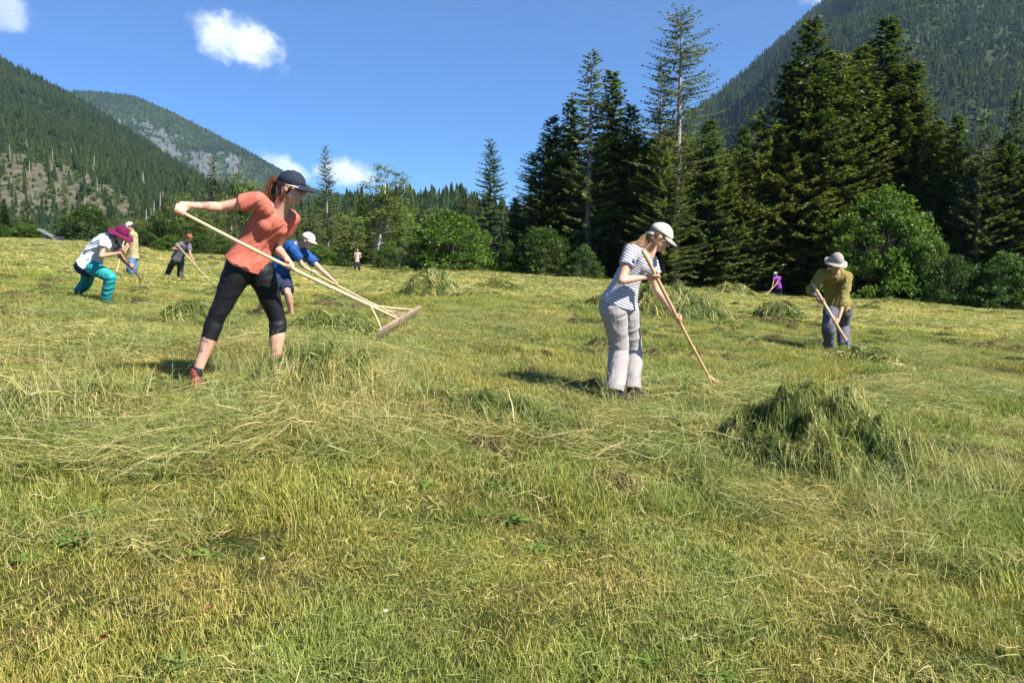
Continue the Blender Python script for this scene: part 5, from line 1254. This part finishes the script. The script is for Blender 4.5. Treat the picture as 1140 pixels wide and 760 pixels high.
# ================================================================== woman in the striped shirt
def setup2():
    w = Person('woman in striped shirt, light grey trousers and beige cap, bent over her rake', (694, 444), 6.78, .97, .006, seed=2)
    A = P(716, 279, 6.42); Fk = P(788, 417, 7.0); X = w.px; tool = (A - w.root, Fk - w.root)
    def on(py):
        q = np.linspace(0, 1, 400)[:, None]; pts = A + (Fk - A) * q; return pts[np.argmin(np.abs(proj(pts)[:, 1] - py))] - w.root
    w.chest = np.array([.8, -.2, -.6]); w.bendv = np.array([-.035, 0, .025])
    w.pose(neck=X(722, 281, 6.70), pelvis=X(690, 334, 6.78), head=X(735, 264, 6.70), face=(.80, -.12, -.50), lat_sh=(.35, .9, -.12), lat_hip=(.2, .95, 0),
           shoulders=[X(703, 281, 6.57), X(723, 290, 6.86)], elbows=[(686, 303), (731, 322)], grips=[on(307), on(355)], tool=tool,
           hips=[X(684, 343, 6.70), X(697, 343, 6.86)], knees=[(690, 386), (704, 386)], ankles=[X(684, 437, 6.68), X(703, 434, 6.88)], toes=[(.9, -.3, 0), (.92, -.2, 0)], up=(.4, 0, 1))
    w.build_body()
    # horizontal stripes woven round the body along the spine
    m, n = new_mat('striped_jersey'); tc = n.node('ShaderNodeTexCoord'); ax = norm(w.neck - w.pelvis)
    s_ = n.vmath('DOT_PRODUCT', tc.outputs['Object'], tuple(ax)); fr = n.math('FRACT', n.math('MULTIPLY', n.math('ADD', s_, n.math('MULTIPLY', n.noise(tc.outputs['Object'], 7, 2), .018)), 46))
    c = n.mix(n.rng(fr, .62, .70), (.62, .61, .64), (.05, .05, .12)); p = n.node('ShaderNodeBsdfPrincipled'); n.put(p.inputs['Base Color'], c); p.inputs['Roughness'].default_value = .85; finish(n, p.outputs[0])
    w.shirt(m, .50, .012, .20, .007, loose=.024, bust=.02, flare=.02)
    gr = plain('light_grey_twill', (.37, .34, .33), .85, .15, .05, 6, .003, 25); t = w.trousers(gr, 1.97, .016, .088, .078, .0055, seat=.012, hip_e=.008)
    sb = norm(w.neck - w.pelvis); c0 = np.stack([np.interp(.23, w.st, w.spine[:, c]) for c in range(3)], -1)
    V, Q, T = frame_rings(np.array([c0 - sb * .02, c0 + sb * .025]), [.168, .158], [.138, .128], w.slat[3], 28, 'flat', 'flat'); MB().add(V, Q, T).obj('waistband', plain('olive_band', (.40, .40, .27), .85), t)
    w.shoes(plain('black_shoe', (.02, .02, .025), .6), plain('black_sole', (.03, .03, .03), .8))
    w.scalp(M_hair('light_brown_hair', (.30, .17, .08))); cp = w.cap(plain('beige_cap_cloth', (.58, .56, .46), .85, .15, .06, 10, .002, 60), bill=.075)
    hd, f, u, sd = w.head, w.face, w.up, w.side; hair = M_hair('light_brown_tail', (.42, .25, .12))
    w.tail(hair, [hd - f * .07 - u * .03, hd - f * .105 - u * .07, X(714, 272, 6.66), X(703, 277, 6.62), X(697, 285, 6.60)], .030, 300, spread=.04)
    w.tail(hair, [hd - f * .0 - u * .01 - sd * .078, hd - f * .01 - u * .08 - sd * .07, hd - f * .0 - u * .17 - sd * .05], .016, 90, 'hair_strand')
    MB().tube(np.array([hd - f * .07 - u * .015 - sd * .075, hd - f * .115 - u * .025, hd - f * .07 - u * .015 + sd * .075]), .011, 8).obj('cap_strap', plain('pale_strap', (.7, .7, .62)), cp)
    w.eyes()
    rake('golden wooden rake with forked end, held by the woman in striped shirt', A, Fk, P(793, 434, 6.98), P(816, 435, 7.45), 10, .018, .012, .06, (-.1, 0, -1), plain('golden_wood', (.62, .40, .20), .5, .4, .1, 14), plain('pale_head', (.6, .5, .36)), bf=.45)
setup2()

# ================================================================== man in the olive shirt with a fork
def setup3():
    w = Person('man in olive long sleeved shirt and pale sun hat, bending over a hay fork', (930, 390), 11.9, 1.03, .009, M_skin2, 3)
    A = P(905, 316, 11.55); B = P(943, 381, 11.2); X = w.px
    on = lambda t: A + (B - A) * t - w.root
    w.chest = np.array([.1, -.9, -.3]); w.bendv = np.array([0, .05, .05])
    w.pose(neck=X(929, 302, 11.62), pelvis=X(933, 339, 11.98), head=X(931, 292, 11.45), face=(.12, -.86, -.42), lat_sh=(.95, .05, -.2), lat_hip=(.98, .1, 0),
           shoulders=[X(915, 305, 11.66), X(943, 308, 11.72)], elbows=[(903, 322), (941, 341)], grips=[on(.30), on(.66)], tool=(A - w.root, B - w.root),
           hips=[X(926, 343, 11.98), X(940, 343, 12.0)], knees=[(922, 361), (939, 363)], ankles=[X(923, 386, 11.9), X(939, 386, 12.05)], toes=[(-.1, -1, 0), (.3, -1, 0)], up=(0, 0, 1))
    w.build_body(female=False)
    w.shirt(plain('olive_cotton', (.25, .205, .065), .85, .15, .08, 6, .003, 40), 1.35, .02, .14, .012, loose=.02)
    w.trousers(plain('slate_trousers', (.13, .125, .15), .8, .2, .15, 6, .003, 30), 1.95, .02, .075, .078, .010); w.shoes(plain('brown_boot', (.06, .045, .035), .7))
    w.scalp(M_hair('grey_brown_hair', (.12, .09, .07))); w.brimhat(plain('pale_sun_hat', (.36, .32, .27), .85, .1, .05, 10), .064, .45, .11); w.eyes()
    o = empty('hay_fork', tuple(B), 'hay fork with wooden handle and blue metal tines held by the man in olive', 'pitchfork'); L = lambda p: np.asarray(p) - B
    MB().tube(np.array([L(A), L(B)]), [.020, .021], 10).obj('handle', M_wood, o); blue = plain('blue_painted_steel', (.06, .13, .36), .4, .5, .1, 30, metal=.2); dv = norm(B - A); sd = np.array([.95, .1, .25]); sd = norm(sd - dv * (sd @ dv))
    MB().tube(np.array([-dv * .02, dv * .11]), [.026, .02], 10).obj('socket', blue, o); steel = plain('worn_steel', (.42, .47, .55), .35, .6, .15, 30, metal=.7); cross = dv * .11
    MB().tube(np.array([cross - sd * .17, cross + dv * .0, cross + sd * .17]), .010, 8).obj('crossbar', blue, o); dn = norm(np.cross(sd, dv)); dn = dn if dn[2] < 0 else -dn
    for q in (-1, -.34, .34, 1):
        t = np.linspace(0, 1, 8)[:, None]; MB().tube(cross + sd * (.17 * q + .02 * q * t) + dv * .28 * t + dn * .10 * (t - t * t * 1.3) + np.array([0, 0, -.10]) * t ** 2, np.linspace(.008, .004, 8), 6).obj('tine', steel, o)
setup3()

# ================================================================== woman in the magenta hat
def setup4():
    w = Person('woman in white shirt, turquoise trousers and wide magenta hat, lunging forward low', (104, 334), 12.1, .98, .009, M_skin2, 4)
    A = P(129, 268, 11.95); B = P(157, 312, 11.75); X = w.px; on = lambda t: A + (B - A) * t - w.root
    w.chest = np.array([.7, -.3, -.7]); w.bendv = np.array([-.05, 0, .06])
    w.pose(neck=X(127, 266, 12.0), pelvis=X(100, 293, 12.1), head=X(135, 261, 11.95), face=(.80, -.2, -.5), lat_sh=(.2, .95, -.1), lat_hip=(.2, .95, 0),
           shoulders=[X(119, 268, 11.86), X(126, 270, 12.14)], elbows=[(112, 285), (133, 287)], grips=[on(.26), on(.64)], tool=(A - w.root, B - w.root),
           hips=[X(103, 298, 12.0), X(100, 298, 12.2)], knees=[(124, 310), (95, 313)], ankles=[X(117, 334, 11.95), X(87, 324, 12.7)], toes=[(1, -.2, 0), (.6, .1, -.8)], up=(.4, 0, 1))
    w.build_body(); w.shirt(plain('white_cotton', (.66, .67, .72), .8, .2, .03, 6, .003, 40), .5, .022, .17, .013, loose=.02, bust=.05)
    m = plain('turquoise_trousers', (.03, .34, .33), .75, .25, .12, 5, .003, 30); t = w.trousers(m, 1.97, .018, .070, .074, .008)
    sb = norm(w.neck - w.pelvis); c0 = np.stack([np.interp(.15, w.st, w.spine[:, c]) for c in range(3)], -1)
    MB().add(*frame_rings(np.array([c0 - sb * .10, c0 - sb * .0, c0 + sb * .05]), [.190, .188, .178], [.148, .146, .138], w.slat[3], 24, 'flat', 'flat')).obj('waist_panel', plain('navy_panel', (.03, .06, .17), .8), t)
    w.shoes(plain('teal_boot', (.02, .08, .11), .7)); w.scalp(M_hair('dark_brown_hair', (.05, .025, .02))); w.brimhat(plain('magenta_felt', (.15, .014, .06), .85, .15, .1, 8), .10, .32, .115); w.eyes()
    o = empty('hay_rake', tuple(B), 'rake with a dark handle held by the woman in the magenta hat', 'rake', 'wooden hay rakes'); L = lambda p: np.asarray(p) - B
    MB().tube(np.array([L(A), L(A) * .5, L(B)]), [.016, .016, .014], 8).obj('shaft', plain('dark_handle', (.14, .085, .03), .5, .4, .2, 10), o)
    bar = np.array([-.45, .9, -.02]); MB().box(np.array([.0, 0, -.07]), np.array([.3, .013, .018]), np.array([norm(bar), norm(np.cross([0, 0, 1], bar)), [0, 0, 1]]).T).obj('head_bar', M_wood2, o, False)
    for i in range(9): p = norm(bar) * (i - 4) * .068 + [0, 0, -.09]; MB().tube(np.array([p, p + [0, 0, -.07]]), [.006, .004], 5).obj('tooth', M_tooth, o)
setup4()

# ================================================================== worker in the blue shirt
def setup5():
    w = Person('worker in blue shirt, navy shorts and pale pink cap, bent low behind the coral shirt', (308, 354), 11.7, .98, .009, seed=5)
    A = P(338, 297, 11.3); B = P(441, 351, 11.9); X = w.px; on = lambda t: A + (B - A) * t - w.root
    w.chest = np.array([.6, -.4, -.7]); w.bendv = np.array([-.03, 0, .05])
    w.pose(neck=X(333, 273, 11.6), pelvis=X(310, 303, 11.75), head=X(343, 268, 11.52), face=(.86, -.32, -.35), lat_sh=(.5, .8, -.3), lat_hip=(.3, .95, 0),
           shoulders=[X(326, 278, 11.45), X(341, 283, 11.72)], elbows=[(338, 297), (358, 301)], grips=[on(.10), on(.34)], tool=(A - w.root, B - w.root),
           hips=[X(307, 309, 11.65), X(315, 309, 11.84)], knees=[(296, 334), (321, 330)], ankles=[X(285, 349, 11.75), X(325, 352, 11.7)], toes=[(.8, -.4, -.2), (.9, -.3, 0)], up=(.4, 0, 1))
    w.build_body(); w.shirt(plain('blue_sport_shirt', (.012, .075, .26), .7, .3, .1, 6, .003, 40), .6, .018, .14, .010, loose=.015); w.trousers(plain('navy_shorts', (.03, .04, .085), .8, .2, .15, 6), .86, .02, flare=.012, fold=.008, name='shorts')
    w.shoes(plain('navy_shoe', (.03, .04, .07), .7)); w.scalp(M_hair('blond_hair', (.45, .32, .17))); w.cap(plain('pale_pink_cap', (.75, .58, .55), .8, .15, .05, 10), bill=.07); w.eyes()
    hd, f, u = w.head, w.face, w.up; w.tail(M_hair('blond_tail', (.5, .36, .19)), [hd - f * .09 - u * .01, hd - f * .13 - u * .06, hd - f * .11 - u * .14], .028, 90)
    rake('thin wooden rake reaching forward from the hand of the worker in blue', A, B - (B - A) * .12, P(433, 353, 11.6), P(450, 348, 12.3), 12, .013, .013, .08, mat=M_wood)
setup5()

# ================================================================== worker in the tan shirt
def setup6():
    w = Person('worker in tan shirt, blue jeans and white cap behind the woman in magenta hat', (149, 311), 22.5, 1.0, .014, M_skin2, 6)
    A = P(138, 268, 22.2); B = P(128.5, 308, 21.8); X = w.px; on = lambda t: A + (B - A) * t - w.root
    w.chest = np.array([-.7, -.5, -.1]); w.bendv = np.array([.02, 0, 0])
    w.pose(neck=X(147.5, 258, 22.45), pelvis=X(148, 285, 22.5), head=X(144, 252, 22.4), face=(-.75, -.5, -.4), lat_sh=(.5, -.85, 0), lat_hip=(.5, -.85, 0),
           shoulders=[X(147, 261, 22.3), X(148, 261, 22.62)], elbows=[(142, 273), (145, 274)], grips=[on(.18), on(.38)], tool=(A - w.root, B - w.root),
           hips=[X(147, 288, 22.42), X(149, 288, 22.6)], knees=[(145, 298), (149, 299)], ankles=[X(148, 311, 22.4), X(152, 310, 22.6)], toes=[(-.8, -.5, 0), (-.8, -.5, 0)])
    w.build_body(False); w.shirt(plain('tan_shirt', (.45, .38, .20), .85), .75, .025, .13, .01, loose=.02); w.trousers(plain('blue_jeans', (.09, .17, .30), .85, .2, .15, 6), 1.95, .02, .075, .08, .01)
    w.shoes(plain('brown_shoe', (.07, .05, .04), .7)); w.scalp(M_hair('brown_hair', (.06, .04, .03))); w.cap(plain('white_cap', (.72, .70, .64), .8))
    rake('pale wooden rake held upright beside the worker in the tan shirt', A, B - (B - A) * .15, B + [-.3, 0.1, 0], B + [.3, -.1, 0], 9, .016, .016, .07)
setup6()

# ================================================================== worker in the grey shirt
def setup7():
    w = Person('worker in grey t-shirt, dark trousers and rust red headwear, left of the coral shirt', (195, 315), 25.5, 1.0, .015, M_skin2, 7)
    A = P(196, 271, 25.1); B = P(238, 317, 24.2); X = w.px; on = lambda t: A + (B - A) * t - w.root
    w.chest = np.array([.6, -.7, -.2])
    w.pose(neck=X(206, 270, 25.4), pelvis=X(198, 287, 25.55), head=X(210.5, 264.5, 25.3), face=(.7, -.5, -.5), lat_sh=(.75, .5, -.1), lat_hip=(.85, .4, 0),
           shoulders=[X(200, 271.5, 25.3), X(210, 272.5, 25.5)], elbows=[(193, 277), (212, 284)], grips=[on(.12), on(.48)], tool=(A - w.root, B - w.root),
           hips=[X(195, 290, 25.5), X(201, 290, 25.6)], knees=[(189.5, 298), (201, 302)], ankles=[X(185, 308, 25.7), X(200, 313, 25.5)], toes=[(.3, -.6, -.6), (.5, -.8, 0)])
    w.build_body(False); w.shirt(plain('grey_tee', (.13, .13, .155), .85), .55, .02, .15, .01, loose=.02); w.trousers(plain('charcoal_trousers', (.055, .055, .05), .85), 1.95, .02, .078, .082, .01); w.shoes(plain('dark_boot', (.02, .02, .02), .7))
    w.scalp(M_hair('red_brown_hair', (.20, .07, .03))); h = MB(); h.add(*ellipsoid(w.head + w.up * .05, w.ax(), np.array([.095, .112, .07]))); h.obj('headwrap', plain('rust_headwrap', (.30, .10, .05), .8), w.o)
    rake('long thin wooden rake slanting down before the worker in grey shirt', A, B - (B - A) * .1, B + [-.25, .2, 0], B + [.25, -.2, 0], 9, .016, .016, .07)
setup7()

# ================================================================== far person in pink
def setup8():
    w = Person('tiny far person in light pink top and black trousers left of the white birch', (397.5, 303.5), 58, 1.0, .022, M_skin2, 8)
    X = w.px; A = P(394, 285, 57.4); B = P(402, 287, 57.4)
    w.chest = np.array([0, -1., 0])
    w.pose(neck=X(398, 281, 58), pelvis=X(397.5, 291, 58), head=X(398, 278.5, 57.95), face=(-.1, -.95, -.3), lat_sh=(1, 0, 0), lat_hip=(1, 0, 0),
           shoulders=[X(395.6, 282, 58), X(400.6, 282, 58)], elbows=[(394.2, 286), (402.3, 286)], grips=[X(396.6, 287, 57.7), X(400, 287.5, 57.7)], tool=None,
           hips=[X(396.4, 292, 58), X(399, 292, 58)], knees=[(395.6, 297.5), (399.8, 297.5)], ankles=[X(395, 302.5, 58), X(400, 302.8, 58)], toes=[(-.2, -1, 0), (.2, -1, 0)])
    w.build_body(); w.shirt(plain('pale_pink_top', (.72, .50, .48), .8), .3, .02, .15, 0); w.trousers(plain('black_trousers', (.015, .015, .02), .8), 1.6, .02, .07, .08, 0); w.shoes(plain('far_shoe', (.05, .04, .04))); w.scalp(M_hair('far_dark_hair', (.05, .03, .03)))
setup8()
# ================================================================== far person in purple
def setup9():
    w = Person('far person in purple shirt and pale hat, seen from behind beside the dark wood', (866, 331), 50.5, 1.0, .02, M_skin2, 9)
    A = P(861, 319, 50); B = P(852.5, 328.5, 49.7); X = w.px; on = lambda t: A + (B - A) * t - w.root
    w.chest = np.array([-.4, .9, 0]); 
    w.pose(neck=X(864.5, 307.5, 50.4), pelvis=X(867, 319.5, 50.5), head=X(863, 305, 50.3), face=(-.85, .2, -.4), lat_sh=(-.9, -.4, 0), lat_hip=(-.95, -.2, 0),
           shoulders=[X(861.6, 309.5, 50.3), X(868.3, 309, 50.5)], elbows=[(860.8, 314.5), (870.3, 314)], grips=[on(.1), on(.3)], tool=(A - w.root, B - w.root),
           hips=[X(865.4, 321, 50.5), X(868.3, 321, 50.5)], knees=[(864.8, 326), (868.3, 326)], ankles=[X(864.8, 331, 50.5), X(868, 331.5, 50.5)], toes=[(-1, .2, 0), (-1, .2, 0)])
    w.build_body(False); w.shirt(plain('purple_shirt', (.24, .04, .36), .8), .5, .03, .12, 0, loose=.02); w.trousers(plain('black_work_trousers', (.02, .02, .035), .8), 1.95, .02, .075, .085, 0); w.shoes(plain('far_boot', (.03, .03, .03)))
    w.scalp(M_hair('far_grey_hair', (.1, .08, .07))); w.brimhat(plain('far_pale_hat', (.72, .70, .66), .8), .06, .3, .1)
    rake('pale wooden rake of the far person in purple', A, B - (B - A) * .1, B + [-.3, .1, 0], B + [.3, -.1, 0], 8, .022, .022, .07)
setup9()
